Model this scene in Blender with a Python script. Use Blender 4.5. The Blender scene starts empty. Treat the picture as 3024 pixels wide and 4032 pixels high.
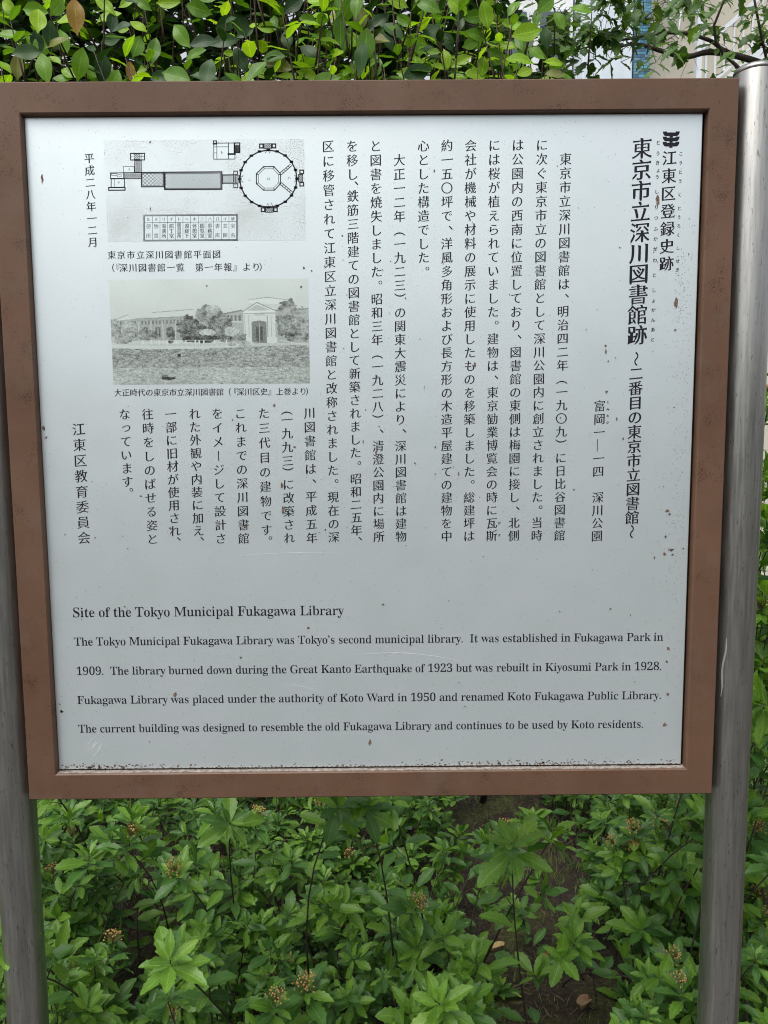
import bpy, math, random
import numpy as np
from mathutils import Vector, Matrix
from mathutils.geometry import delaunay_2d_cdt
R = math.radians
random.seed(11)
rng = np.random.default_rng(7)
SC = bpy.context.scene
COL = SC.collection

# ------------------------------------------------------------------ camera, sky, sun, exposure
cam_d = bpy.data.cameras.new('camera')
cam_d.sensor_fit = 'VERTICAL'
cam_d.sensor_height = 36.0
cam_d.lens = 36.0 * 3040 / 4032
cam_d.clip_start = 0.02
cam_d.clip_end = 400
cam = bpy.data.objects.new('camera', cam_d)
COL.objects.link(cam)
_p, _y, _r = R(6.00714779), R(0.1952507), R(-0.42737217)
_f = Vector((math.sin(_y) * math.cos(_p), math.cos(_y) * math.cos(_p), -math.sin(_p)))
_ri = Vector((math.cos(_y), -math.sin(_y), 0))
_up = _ri.cross(_f)
_r2 = _ri * math.cos(_r) + _up * math.sin(_r)
_u2 = _up * math.cos(_r) - _ri * math.sin(_r)
CAM = Vector((0.018381, -1.080819, 1.5))
cam.matrix_world = Matrix(((_r2.x, _u2.x, -_f.x, CAM.x), (_r2.y, _u2.y, -_f.y, CAM.y), (_r2.z, _u2.z, -_f.z, CAM.z), (0, 0, 0, 1)))
SC.camera = cam

SUN_EL, SUN_AZ = R(60), R(215)      # azimuth measured clockwise from +Y
w = bpy.data.worlds.new('World')
SC.world = w
w.use_nodes = True
nt = w.node_tree
bg = nt.nodes['Background']
sky = nt.nodes.new('ShaderNodeTexSky')
sky.sky_type = 'NISHITA'
sky.sun_disc = False
sky.sun_elevation = SUN_EL
sky.sun_rotation = SUN_AZ
sky.dust_density = 4.0
sky.air_density = 1.0
sky.ozone_density = 1.0
hs = nt.nodes.new('ShaderNodeHueSaturation')
hs.inputs['Saturation'].default_value = 0.22
nt.links.new(sky.outputs[0], hs.inputs['Color'])
nt.links.new(hs.outputs[0], bg.inputs['Color'])
bg.inputs['Strength'].default_value = 0.15
sun_d = bpy.data.lights.new('sun', 'SUN')
sun_d.energy = 1.2
sun_d.angle = R(40)
sun_d.color = (1.0, 0.96, 0.90)
sun = bpy.data.objects.new('sun', sun_d)
COL.objects.link(sun)
_sd = Vector((math.sin(SUN_AZ) * math.cos(SUN_EL), math.cos(SUN_AZ) * math.cos(SUN_EL), math.sin(SUN_EL)))
sun.rotation_euler = _sd.to_track_quat('Z', 'Y').to_euler()
SC.view_settings.view_transform = 'Standard'
SC.view_settings.look = 'None'
SC.view_settings.gamma = 1
SC.view_settings.use_curve_mapping = False
SC.view_settings.exposure = 0.65
SC.cycles.pixel_filter_type = 'BLACKMAN_HARRIS'
SC.cycles.filter_width = 1.05

# ------------------------------------------------------------------ materials
def mat(name, col, rough=0.6, metal=0.0, spec=0.5):
    m = bpy.data.materials.new(name)
    m.use_nodes = True
    b = m.node_tree.nodes['Principled BSDF']
    b.inputs['Base Color'].default_value = (*col, 1)
    b.inputs['Roughness'].default_value = rough
    b.inputs['Metallic'].default_value = metal
    b.inputs['Specular IOR Level'].default_value = spec
    return m

def N(m, t, **kw):
    n = m.node_tree.nodes.new(t)
    for k, v in kw.items():
        if k in n.inputs:
            n.inputs[k].default_value = v
        else:
            setattr(n, k, v)
    return n

def LK(m, a, b):
    m.node_tree.links.new(a, b)

def ramp(m, stops):
    n = m.node_tree.nodes.new('ShaderNodeValToRGB')
    e = n.color_ramp.elements
    while len(e) < len(stops):
        e.new(0.5)
    for i, (p, c) in enumerate(stops):
        e[i].position = p
        e[i].color = (*c, 1) if len(c) == 3 else c
    return n

def coords(m, scale=(1, 1, 1), which='Object'):
    tc = N(m, 'ShaderNodeTexCoord')
    mp = N(m, 'ShaderNodeMapping')
    mp.inputs['Scale'].default_value = scale
    LK(m, tc.outputs[which], mp.inputs['Vector'])
    return mp.outputs[0]

def noise(m, vec, scale, detail=4, rough=0.6):
    n = N(m, 'ShaderNodeTexNoise')
    n.inputs['Scale'].default_value = scale
    n.inputs['Detail'].default_value = detail
    n.inputs['Roughness'].default_value = rough
    if vec is not None:
        LK(m, vec, n.inputs['Vector'])
    return n.outputs['Fac']

def mixc(m, fac, a, b, mode='MIX'):
    n = m.node_tree.nodes.new('ShaderNodeMix')
    n.data_type = 'RGBA'
    n.blend_type = mode
    if isinstance(fac, (int, float)):
        n.inputs[0].default_value = fac
    else:
        LK(m, fac, n.inputs[0])
    for s, v in ((6, a), (7, b)):
        if isinstance(v, tuple):
            n.inputs[s].default_value = (*v, 1)
        else:
            LK(m, v, n.inputs[s])
    return n.outputs[2]

def bump(m, h, strength=0.3, dist=0.001):
    n = N(m, 'ShaderNodeBump')
    n.inputs['Strength'].default_value = strength
    n.inputs['Distance'].default_value = dist
    LK(m, h, n.inputs['Height'])
    LK(m, n.outputs[0], m.node_tree.nodes['Principled BSDF'].inputs['Normal'])

def B(m):
    return m.node_tree.nodes['Principled BSDF']

# satin enamelled metal plate
PANEL_MET, PANEL_ROUGH = 0.62, 0.38
m_panel = mat('panel_enamel', (0.72, 0.78, 0.79), PANEL_ROUGH, PANEL_MET)
v = coords(m_panel)
n1 = noise(m_panel, v, 9, 5)
r1 = ramp(m_panel, [(0.3, (0.625, 0.700, 0.712)), (0.7, (0.672, 0.735, 0.750))])
LK(m_panel, n1, r1.inputs[0])
sp = noise(m_panel, v, 420, 2, 0.5)
r2 = ramp(m_panel, [(0.70, (1, 1, 1)), (0.76, (0.45, 0.43, 0.40))])
LK(m_panel, sp, r2.inputs[0])
LK(m_panel, mixc(m_panel, 1.0, r1.outputs[0], r2.outputs[0], 'MULTIPLY'), B(m_panel).inputs['Base Color'])
nr = noise(m_panel, coords(m_panel, (1, 1, 1)), 12, 6, 0.7)
rr = ramp(m_panel, [(0.3, (0.37,) * 3), (0.75, (0.43,) * 3)])
LK(m_panel, nr, rr.inputs[0])
LK(m_panel, rr.outputs[0], B(m_panel).inputs['Roughness'])
bump(m_panel, noise(m_panel, v, 900, 2), 0.05, 0.0002)

m_ink = mat('black_print', (0.010, 0.010, 0.018), 0.6, 0.0, 0.2)
m_inkg = mat('grey_print', (0.022, 0.022, 0.026), 0.6, 0.0, 0.2)

m_frame = mat('brown_paint', (0.12, 0.07, 0.05), 0.42, 0.0, 0.25)
v = coords(m_frame)
na = noise(m_frame, v, 5, 6, 0.65)
ra = ramp(m_frame, [(0.3, (0.098, 0.054, 0.034)), (0.7, (0.138, 0.077, 0.049))])
LK(m_frame, na, ra.inputs[0])
nb = noise(m_frame, v, 430, 3, 0.65)
nc = noise(m_frame, v, 22, 4, 0.7)
mm = N(m_frame, 'ShaderNodeMath', operation='MULTIPLY')
LK(m_frame, nb, mm.inputs[0]); LK(m_frame, nc, mm.inputs[1])
rb = ramp(m_frame, [(0.30, (1, 1, 1)), (0.38, (0.50, 0.46, 0.45))])
LK(m_frame, mm.outputs[0], rb.inputs[0])
nd = noise(m_frame, coords(m_frame, (1, 1, 0.8)), 16, 5, 0.75)
rd = ramp(m_frame, [(0.50, (0, 0, 0)), (0.75, (0.6, 0.6, 0.6))])
LK(m_frame, nd, rd.inputs[0])
c1 = mixc(m_frame, 1.0, ra.outputs[0], rb.outputs[0], 'MULTIPLY')
LK(m_frame, mixc(m_frame, rd.outputs[0], c1, (0.135, 0.095, 0.072)), B(m_frame).inputs['Base Color'])
rf = ramp(m_frame, [(0.3, (0.34,) * 3), (0.7, (0.52,) * 3)])
LK(m_frame, na, rf.inputs[0]); LK(m_frame, rf.outputs[0], B(m_frame).inputs['Roughness'])
bump(m_frame, nb, 0.12, 0.0006)

m_post = mat('weathered_aluminium', (0.55, 0.55, 0.54), 0.36, 0.93)
v = coords(m_post, (1, 1, 0.05))
na = noise(m_post, v, 260, 4, 0.6)
ra = ramp(m_post, [(0.3, (0.27, 0.268, 0.252)), (0.7, (0.385, 0.382, 0.362))])
LK(m_post, na, ra.inputs[0])
nb = noise(m_post, coords(m_post, (1, 1, 0.16)), 420, 3, 0.6)
rb = ramp(m_post, [(0.63, (0, 0, 0)), (0.69, (0.75, 0.75, 0.75))])
LK(m_post, nb, rb.inputs[0])
LK(m_post, mixc(m_post, rb.outputs[0], ra.outputs[0], (0.13, 0.11, 0.085)), B(m_post).inputs['Base Color'])
rr = ramp(m_post, [(0.3, (0.31,) * 3), (0.7, (0.42,) * 3)])
LK(m_post, na, rr.inputs[0]); LK(m_post, rr.outputs[0], B(m_post).inputs['Roughness'])
bump(m_post, na, 0.08, 0.0004)

m_rust = mat('rust', (0.12, 0.08, 0.055), 0.85)
v = coords(m_rust)
ra = ramp(m_rust, [(0.35, (0.05, 0.035, 0.03)), (0.55, (0.17, 0.11, 0.075)), (0.75, (0.36, 0.33, 0.30))])
LK(m_rust, noise(m_rust, v, 500, 4, 0.7), ra.inputs[0]); LK(m_rust, ra.outputs[0], B(m_rust).inputs['Base Color'])
m_pit = mat('paint_pit', (0.045, 0.028, 0.022), 0.8)
m_scrape = mat('scraped_paint', (0.27, 0.26, 0.235), 0.7)
m_dust = mat('dusty_ledge', (0.20, 0.17, 0.145), 0.9)
v = coords(m_dust)
ra = ramp(m_dust, [(0.35, (0.10, 0.07, 0.055)), (0.65, (0.34, 0.31, 0.28))])
LK(m_dust, noise(m_dust, v, 160, 5, 0.75), ra.inputs[0]); LK(m_dust, ra.outputs[0], B(m_dust).inputs['Base Color'])

# ------------------------------------------------------------------ mesh helpers
def put(name, me, parent=None, loc=None):
    o = bpy.data.objects.new(name, me)
    COL.objects.link(o)
    if parent is not None:
        o.parent = parent
    if loc is not None:
        o.location = loc
    return o

def tag(o, label=None, cat=None, group=None, kind=None):
    for k, val in (('label', label), ('category', cat), ('group', group), ('kind', kind)):
        if val:
            o[k] = val
    return o

def empty(name, loc, **kw):
    o = bpy.data.objects.new(name, None)
    o.empty_display_size = 0.05
    COL.objects.link(o)
    o.location = loc
    return tag(o, **kw)

class MB:
    def __init__(s):
        s.v = []; s.f = []; s.mi = []
    def box(s, x0, x1, y0, y1, z0, z1, mi=0):
        b = len(s.v)
        s.v += [(x, y, z) for z in (z0, z1) for y in (y0, y1) for x in (x0, x1)]
        for q in ((0, 2, 3, 1), (4, 5, 7, 6), (0, 1, 5, 4), (2, 6, 7, 3), (0, 4, 6, 2), (1, 3, 7, 5)):
            s.f.append(tuple(b + i for i in q)); s.mi.append(mi)
    def bar(s, a, b_, w, h, mi=0):
        a = Vector(a); b_ = Vector(b_); d = (b_ - a).normalized()
        x = d.cross(Vector((0, 1, 0))).normalized(); y = x.cross(d)
        b = len(s.v)
        for p in (a, b_):
            for sx, sy in ((-1, -1), (1, -1), (1, 1), (-1, 1)):
                s.v.append(tuple(p + x * sx * w / 2 + y * sy * h / 2))
        for q in ((0, 1, 2, 3), (7, 6, 5, 4), (0, 4, 5, 1), (1, 5, 6, 2), (2, 6, 7, 3), (3, 7, 4, 0)):
            s.f.append(tuple(b + i for i in q)); s.mi.append(mi)
    def tube(s, pts, rad, n=6, mi=0):
        pts = [Vector(p) for p in pts]
        if not hasattr(rad, '__len__'):
            rad = [rad] * len(pts)
        b = len(s.v)
        ref = Vector((0.31, 0.22, 0.93)).normalized()
        for i, p in enumerate(pts):
            d = (pts[min(i + 1, len(pts) - 1)] - pts[max(i - 1, 0)]).normalized()
            x = d.cross(ref)
            if x.length < 0.1:
                x = d.cross(Vector((1, 0, 0)))
            x.normalize(); y = d.cross(x)
            for k in range(n):
                a = 2 * math.pi * k / n
                s.v.append(tuple(p + (x * math.cos(a) + y * math.sin(a)) * rad[i]))
        for i in range(len(pts) - 1):
            for k in range(n):
                k2 = (k + 1) % n
                s.f.append((b + i * n + k, b + i * n + k2, b + (i + 1) * n + k2, b + (i + 1) * n + k)); s.mi.append(mi)
        s.f.append(tuple(b + k for k in range(n))[::-1]); s.mi.append(mi)
        s.f.append(tuple(b + (len(pts) - 1) * n + k for k in range(n))); s.mi.append(mi)
    def build(s, name, mats, parent=None, loc=None, smooth=False, bevel=0):
        me = bpy.data.meshes.new(name)
        me.from_pydata(s.v, [], s.f)
        for m in (mats if isinstance(mats, (list, tuple)) else [mats]):
            me.materials.append(m)
        me.polygons.foreach_set('material_index', s.mi)
        if smooth:
            me.polygons.foreach_set('use_smooth', [True] * len(s.f))
        o = put(name, me, parent, loc)
        if bevel:
            md = o.modifiers.new('bevel', 'BEVEL')
            md.width = bevel; md.segments = 2; md.limit_method = 'ANGLE'
        return o

# ------------------------------------------------------------------ ground
m_soil = mat('soil', (0.05, 0.035, 0.025), 0.95)
v = coords(m_soil)
na = noise(m_soil, v, 7, 6, 0.7)
nb = noise(m_soil, v, 90, 6, 0.75)
ra = ramp(m_soil, [(0.3, (0.022, 0.014, 0.010)), (0.5, (0.036, 0.024, 0.016)), (0.72, (0.13, 0.092, 0.062))])
LK(m_soil, nb, ra.inputs[0])
rb = ramp(m_soil, [(0.50, (0, 0, 0)), (0.64, (0.85, 0.85, 0.85))])
LK(m_soil, na, rb.inputs[0])
rm = ramp(m_soil, [(0.35, (0.030, 0.042, 0.010)), (0.65, (0.14, 0.16, 0.030))])
LK(m_soil, nb, rm.inputs[0])
LK(m_soil, mixc(m_soil, rb.outputs[0], ra.outputs[0], rm.outputs[0]), B(m_soil).inputs['Base Color'])
bump(m_soil, nb, 0.9, 0.012)
m_far = mat('dry_earth', (0.06, 0.055, 0.042), 0.95)
g = MB()
S = 90
g.v = [(-S, -S, 0), (S, -S, 0), (S, S, 0), (-S, S, 0)]; g.f = [(0, 1, 2, 3)]; g.mi = [0]
ground = g.build('ground', m_far)
tag(ground, kind='structure')
# planting bed with uneven surface, 8 mm and more above the ground sheet
nx, ny = 120, 90
bx = np.linspace(-3.2, 3.2, nx); by = np.linspace(-0.22, 4.6, ny)
X, Y = np.meshgrid(bx, by)
Zg = 0.012 + 0.012 * (np.sin(X * 5.1 + 1) * np.cos(Y * 4.3) + 1) + rng.random(X.shape) * 0.010
bed_me = bpy.data.meshes.new('planting_bed')
bed_me.from_pydata(np.stack([X.ravel(), Y.ravel(), Zg.ravel()], 1).tolist(), [],
                   [(j * nx + i, j * nx + i + 1, (j + 1) * nx + i + 1, (j + 1) * nx + i) for j in range(ny - 1) for i in range(nx - 1)])
bed_me.materials.append(m_soil)
bed_me.polygons.foreach_set('use_smooth', [True] * len(bed_me.polygons))
bed = put('planting_bed', bed_me)
tag(bed, kind='structure')
m_pave = mat('asphalt', (0.05, 0.05, 0.05), 0.85)
v = coords(m_pave)
ra = ramp(m_pave, [(0.35, (0.045, 0.045, 0.043)), (0.65, (0.085, 0.083, 0.078))])
LK(m_pave, noise(m_pave, v, 60, 6, 0.7), ra.inputs[0]); LK(m_pave, ra.outputs[0], B(m_pave).inputs['Base Color'])
g = MB()
g.box(-20, 20, -5.0, -0.36, -0.05, 0.05)
tag(g.build('pavement', m_pave, bevel=0.006), kind='structure')
g = MB()
g.box(-20, 20, -0.355, -0.235, -0.05, 0.15)
m_kerb = mat('kerb_concrete', (0.32, 0.31, 0.29), 0.85)
tag(g.build('kerb', m_kerb, bevel=0.008), kind='structure')

# unseen mass of planting, added across the path to darken reflections in the metal
wv, wf = [], []
nxw, nzw = 90, 14
for j in range(nzw):
    for i in range(nxw):
        a = math.pi * (0.12 + 0.76 * i / (nxw - 1)); rad = 13 + 1.1 * math.sin(i * 1.7 + j) + 1.2 * rng.random()
        hh = 3.3 + 0.8 * math.sin(i * .55) + 0.7 * math.sin(i * 1.31)
        wv.append((-rad * math.cos(a), -rad * math.sin(a) - 1, hh * j / (nzw - 1) + (0.3 * rng.random() if 0 < j else -.02)))
for j in range(nzw - 1):
    for i in range(nxw - 1):
        wf.append((j * nxw + i, j * nxw + i + 1, (j + 1) * nxw + i + 1, (j + 1) * nxw + i))
m_wood = mat('unseen_planting', (0.03, 0.05, 0.02), 0.9)
me = bpy.data.meshes.new('unseen_planting'); me.from_pydata(wv, [], wf); me.materials.append(m_wood)
tag(put('unseen_planting', me), kind='stuff', label='unseen dark belt of planting across the path, added for its reflection in the metal', cat='planting')

# ------------------------------------------------------------------ glyph shop: outlines from Blender's own fonts, reweighted
JP_TEXTS = []
def polys_from_text(lines):
    """one FONT object with one line per entry -> list of list of closed 2-D polygons"""
    SP = 4.0
    cu = bpy.data.curves.new('glyphs', 'FONT')
    cu.body = '\n'.join(lines)
    cu.size = 1
    cu.space_line = SP
    o = bpy.data.objects.new('glyphs', cu)
    COL.objects.link(o)
    bpy.context.view_layer.update()
    for q in bpy.context.selected_objects:
        q.select_set(False)
    o.select_set(True)
    bpy.context.view_layer.objects.active = o
    bpy.ops.object.convert(target='CURVE')
    o = bpy.context.view_layer.objects.active
    out = [[] for _ in lines]
    for s in o.data.splines:
        P = s.bezier_points
        n = len(P)
        if n < 3:
            continue
        pts = []
        for i in range(n):
            a, b = P[i], P[(i + 1) % n]
            p0, p1, p2, p3 = (np.array(q[:2]) for q in (a.co, a.handle_right, b.handle_left, b.co))
            ch = p3 - p0
            L = np.hypot(*ch)
            if L < 1e-6:
                continue
            def off(q):
                d = q - p0
                return abs(ch[0] * d[1] - ch[1] * d[0]) / L
            k = 1 if max(off(p1), off(p2)) < 0.004 else (3 if L < 0.25 else 5)
            for j in range(k):
                t = j / k
                pts.append((1 - t) ** 3 * p0 + 3 * (1 - t) ** 2 * t * p1 + 3 * (1 - t) * t * t * p2 + t ** 3 * p3)
        if len(pts) < 3:
            continue
        pts = np.array(pts)
        row = int(round(-(pts[:, 1].mean() - 0.3) / SP))
        if 0 <= row < len(lines):
            pts[:, 1] += row * SP
            out[row].append(pts)
    bpy.data.objects.remove(o, do_unlink=True)
    return out

def area(p):
    x, y = p[:, 0], p[:, 1]
    return 0.5 * np.sum(x * np.roll(y, -1) - y * np.roll(x, -1))

def reweight(polys, fn):
    """move every outline edge inward so that stroke thickness T becomes fn(T, |ny|)"""
    if not polys:
        return polys
    sgn = 1 if area(max(polys, key=lambda p: abs(area(p)))) > 0 else -1
    A = np.concatenate(polys); Bq = np.concatenate([np.roll(p, -1, 0) for p in polys])
    out = []
    for p in polys:
        q = np.roll(p, -1, 0)
        e = q - p
        L = np.hypot(e[:, 0], e[:, 1]) + 1e-9
        nrm = np.stack([-e[:, 1], e[:, 0]], 1) / L[:, None] * sgn
        mid = (p + q) / 2
        sh = np.zeros(len(p))
        for i in range(len(p)):
            d = nrm[i]
            r = A - mid[i]; s2 = Bq - A
            den = d[0] * s2[:, 1] - d[1] * s2[:, 0]
            with np.errstate(divide='ignore', invalid='ignore'):
                t = (r[:, 0] * s2[:, 1] - r[:, 1] * s2[:, 0]) / den
                u = (r[:, 0] * d[1] - r[:, 1] * d[0]) / den
            ok = (np.abs(den) > 1e-9) & (t > 1e-3) & (u >= -1e-6) & (u <= 1 + 1e-6)
            T = t[ok].min() if ok.any() else 9
            sh[i] = (T - fn(T, abs(d[1]))) / 2 if T < 0.19 else 0
        n0 = np.roll(nrm, 1, 0); s0 = np.roll(sh, 1)
        new = p.copy()
        for i in range(len(p)):
            a, b = n0[i], nrm[i]
            cr = a[0] * b[1] - a[1] * b[0]
            if abs(cr) < 0.35:
                m_ = a + b
                m_ /= (np.hypot(*m_) + 1e-9)
                d = m_ * (s0[i] + sh[i]) / 2
            else:
                d = np.array([(s0[i] * b[1] - sh[i] * a[1]) / cr, (a[0] * sh[i] - b[0] * s0[i]) / cr])
                lim = 1.5 * max(abs(s0[i]), abs(sh[i])) + 1e-6
                l = np.hypot(*d)
                if l > lim:
                    d *= lim / l
            new[i] = p[i] + d
        out.append(new)
    return out

def brush(polys, k=1.0):
    """brush-like stroke ends: pressed starts, flared right ends, tapering sweeps"""
    if not polys:
        return polys
    out = []
    for p in polys:
        n = len(p)
        if n < 4:
            out.append(p); continue
        e = np.roll(p, -1, 0) - p
        L = np.hypot(e[:, 0], e[:, 1]) + 1e-9
        u = e / L[:, None]
        # length of the nearly straight run before / after each edge
        new = []
        caps = {}
        for i in range(n):
            a, b = (i - 1) % n, (i + 1) % n
            if L[i] < 0.15 and np.dot(u[a], u[b]) < -0.75 and abs(np.dot(u[i], u[a])) < 0.6:
                caps[i] = u[a] - u[b]
        for i in range(n):
            prev = (i - 1) % n
            mv = np.zeros(2); ins = None
            if i in caps or prev in caps:
                c = i if i in caps else prev
                o = caps[c] / (np.hypot(*caps[c]) + 1e-9)
                p0, p1 = p[c], p[(c + 1) % n]
                me_, ot = (p0, p1) if i == c else (p1, p0)
                w_ = np.hypot(*(p1 - p0))
                run = L[(c - 1) % n] if i == c else L[(c + 1) % n]
                reach = 0.10
                if o[0] > .85:
                    up = me_[1] > ot[1]
                    mv = np.array([-.012, .034]) if up else np.array([.022, -.010])
                elif o[0] < -.85:
                    up = me_[1] > ot[1]
                    mv = np.array([.020, .014]) if up else np.array([-.010, -.004])
                elif o[1] > .85:
                    lf = me_[0] < ot[0]
                    mv = np.array([-.026, .016]) if lf else np.array([.004, -.014])
                elif o[1] < -.85:
                    mv = (ot - me_) * .16 + np.array([0, -.008])
                elif o[0] < 0 and o[1] < 0:
                    mv = (ot - me_) * .40 + o * .015; reach = .22
                elif o[0] > 0 and o[1] < 0:
                    mv = (me_ - ot) * .10 + o * .02
                mv = mv * k
                if run > reach * 1.5:
                    d = (p[(c - 1) % n] - p0) if i == c else (p[(c + 2) % n] - p1)
                    ins = me_ + d / (np.hypot(*d) + 1e-9) * reach
            if ins is not None and i in caps:
                new.append(ins)
            new.append(p[i] + mv)
            if ins is not None and i not in caps:
                new.append(ins)
        out.append(np.array(new))
    return out

def fill(polys):
    vs, es = [], []
    for p in polys:
        b = len(vs)
        vs += [Vector((float(x), float(y))) for x, y in p]
        es += [(b + i, b + (i + 1) % len(p)) for i in range(len(p))]
    if not vs:
        return np.zeros((0, 2)), []
    r = delaunay_2d_cdt(vs, es, [], 1, 1e-5)
    co = np.array([(q.x, q.y) for q in r[0]])
    if not r[2]:
        return co, []
    T = np.array([tuple(f) for f in r[2]])
    c = co[T].mean(1)
    wn = np.zeros(len(c), int)                      # winding number of every triangle centre
    for p in polys:
        q = np.roll(p, -1, 0)
        for (xa, ya), (xb, yb) in zip(p, q):
            left = (xb - xa) * (c[:, 1] - ya) - (c[:, 0] - xa) * (yb - ya)
            wn += ((ya <= c[:, 1]) & (yb > c[:, 1]) & (left > 0)).astype(int)
            wn -= ((ya > c[:, 1]) & (yb <= c[:, 1]) & (left < 0)).astype(int)
    return co, [tuple(f) for f in T[wn != 0].tolist()]

T3 = '江東区登録史跡'
T1 = '東京市立深川図書館跡'
T2 = '〜二番目の東京市立図書館〜'
ADDR = '富岡一—一四　深川公園'
BODY = [
    (272.1, '　東京市立深川図書館は、明治四二年（一九〇九）に日比谷図書館'),
    (239.7, 'に次ぐ東京市立の図書館として深川公園内に創立されました。当時'),
    (206.9, 'は公園内の西南に位置しており、図書館の東側は梅園に接し、北側'),
    (175.1, 'には桜が植えられていました。建物は、東京勧業博覧会の時に瓦斯'),
    (143.0, '会社が機械や材料の展示に使用したものを移築しました。総建坪は'),
    (111.0, '約一五〇坪で、洋風多角形および長方形の木造平屋建ての建物を中'),
    (79.0, '心とした構造でした。'),
    (46.3, '　大正一二年（一九二三）の関東大震災により、深川図書館は建物'),
    (14.4, 'と図書を焼失しました。昭和三年（一九二八）、清澄公園内に場所'),
    (-17.4, 'を移し、鉄筋三階建ての図書館として新築されました。昭和二五年、'),
    (-49.8, '区に移管されて江東区立深川図書館と改称されました。現在の深'),
]
LOW = [
    (-81.2, '川図書館は、平成五年'), (-113.1, '（一九九三）に改築され'), (-145.3, 'た三代目の建物です。'),
    (-178.0, 'これまでの深川図書館'), (-210.5, 'をイメージして設計さ'), (-242.3, 'れた外観や内装に加え、'),
    (-275.6, '一部に旧材が使用され、'), (-308.0, '往時をしのばせる姿と'), (-340.1, 'なっています。'),
]
SIGNED = '江東区教育委員会'
DATE = '平成二八年一二月'
CAP1 = '東京市立深川図書館平面図'
CAP2 = '（『深川図書館一覧　第一年報』より）'
CAP3 = '大正時代の東京市立深川図書館（『深川区史』上巻より）'
RUBY = 'とうきょうしりつふかがわとしょかんあとこうとうくとうろくしせきとみおかがす'
TABLE = [('ル', '便所'), ('ヌ', '物置'), ('リ', '湯沸所'), ('チ', '館丁室'), ('ト', '館員詰所'), ('ヘ', '渡廊下'),
         ('ホ', '休憩室'), ('ニ', '閲覧室'), ('ハ', '事務室'), ('ロ', '書庫'), ('イ', '玄関'), ('號', '室名')]
alltxt = T3 + T1 + T2 + ADDR + ''.join(t for _, t in BODY + LOW) + SIGNED + DATE + CAP1 + CAP2 + CAP3 + RUBY + ''.join(a + b for a, b in TABLE)
JP = sorted(set(alltxt) - {'　'})

ENG = [  # baseline z, x0, x1, cap height (mm) and words
    (269.7, -427.5, -37.0, 14.0, 'Site of the Tokyo Municipal Fukagawa Library'),
    (227.7, -427.0, 424.8, 12.0, 'The Tokyo Municipal Fukagawa Library was Tokyo’s second municipal library.  It was established in Fukagawa Park in'),
    (184.1, -426.2, 424.1, 12.0, '1909.  The library burned down during the Great Kanto Earthquake of 1923 but was rebuilt in Kiyosumi Park in 1928.'),
    (140.7, -426.9, 424.8, 12.0, 'Fukagawa Library was placed under the authority of Koto Ward in 1950 and renamed Koto Fukagawa Public Library.'),
    (97.5, -427.3, 400.0, 12.0, 'The current building was designed to resemble the old Fukagawa Library and continues to be used by Koto residents.'),
]
def serif(c):
    if 'A' <= c <= 'Z': return chr(0x1D400 + ord(c) - 65)
    if 'a' <= c <= 'z': return chr(0x1D41A + ord(c) - 97)
    if '0' <= c <= '9': return chr(0x1D7CE + ord(c) - 48)
    return c
EN = sorted(set(''.join(t for *_, t in ENG)) - {' '})
lines = list(JP) + ['一|', '|'] + [serif(c) + '|' for c in EN]
raw = polys_from_text(lines)
nJ = len(JP)
bar_l = min(p[:, 0].min() for p in raw[nJ + 1])
def bar_x(polys):
    return max(polys, key=lambda p: p[:, 0].min())
EM = bar_x(raw[nJ])[:, 0].min() - bar_l
def mk(fh, fv, cap):
    return lambda T, ny: min(cap, T * EM / EM) * (fh * ny + fv * (1 - ny))
J_BODY, J_BOLD, J_FINE = {}, {}, {}
PUNCT = '、。'
ROT = '（）—ー〜『』'
for i, c in enumerate(JP):
    base = [(p - np.array([0, 0])) / EM for p in raw[i]]
    for store, fh, fv in ((J_BODY, 0.80, 1.40), (J_BOLD, 0.98, 1.65), (J_FINE, 1.2, 1.6)):
        q = reweight(base, lambda T, ny: T * (fh * ny + fv * (1 - ny)))
        if c not in PUNCT + '（）〇—〜':
            q = brush(q, 1.0)
        vv, ff = fill(q)
        if len(vv) == 0:
            continue
        vv = vv - np.array([0.5, 0.38])
        store[c] = (vv, ff)
E_G = {}
capH = None
for k, c in enumerate(EN):
    ps = raw[nJ + 2 + k]
    b = bar_x(ps)
    adv = b[:, 0].min() - bar_l
    ps = [p for p in ps if p is not b]
    if c not in '.,’':
        mxh = 1
        ps = reweight(ps, lambda T, ny: T if T < 0.045 else 0.045 + (T - 0.045) * (0.62 if ny < 0.5 else 0.8))
    if c == 'T':
        capH = max(p[:, 1].max() for p in ps)
    E_G[c] = (*fill(ps), adv)

def mesh2d(name, chunks, m, parent, y):
    """chunks of (verts2d, faces) in metres -> one flat printed mesh facing -Y"""
    V, F, o = [], [], 0
    for vv, ff in chunks:
        V.append(vv); F += [tuple(i + o for i in f) for f in ff]; o += len(vv)
    V = np.concatenate(V)
    co = np.stack([V[:, 0], np.full(len(V), y), V[:, 1]], 1)
    me = bpy.data.meshes.new(name)
    me.from_pydata(co.tolist(), [], F)
    me.materials.append(m)
    return put(name, me, parent)

def glyph(store, c, x, z, em, sx=1.0, horiz=False, shear=0.085):
    vv, ff = store[c]
    vv = vv.copy()
    if not horiz:
        if c in PUNCT:
            vv = vv + np.array([0.62, 0.52])
            if c == '、':
                vv = vv * 1.15 - np.array([0.05, 0.1])
        elif c in ROT:
            vv = np.stack([vv[:, 1], -vv[:, 0]], 1)
        elif c in 'っょ' and c == 'っ':
            vv = vv + np.array([0.08, 0.08])
    if c not in PUNCT + ROT + '〇':
        vv[:, 1] += vv[:, 0] * shear
    vv = vv * em * np.array([sx, 1])
    return (vv + np.array([x, z])) / 1000.0, ff

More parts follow.
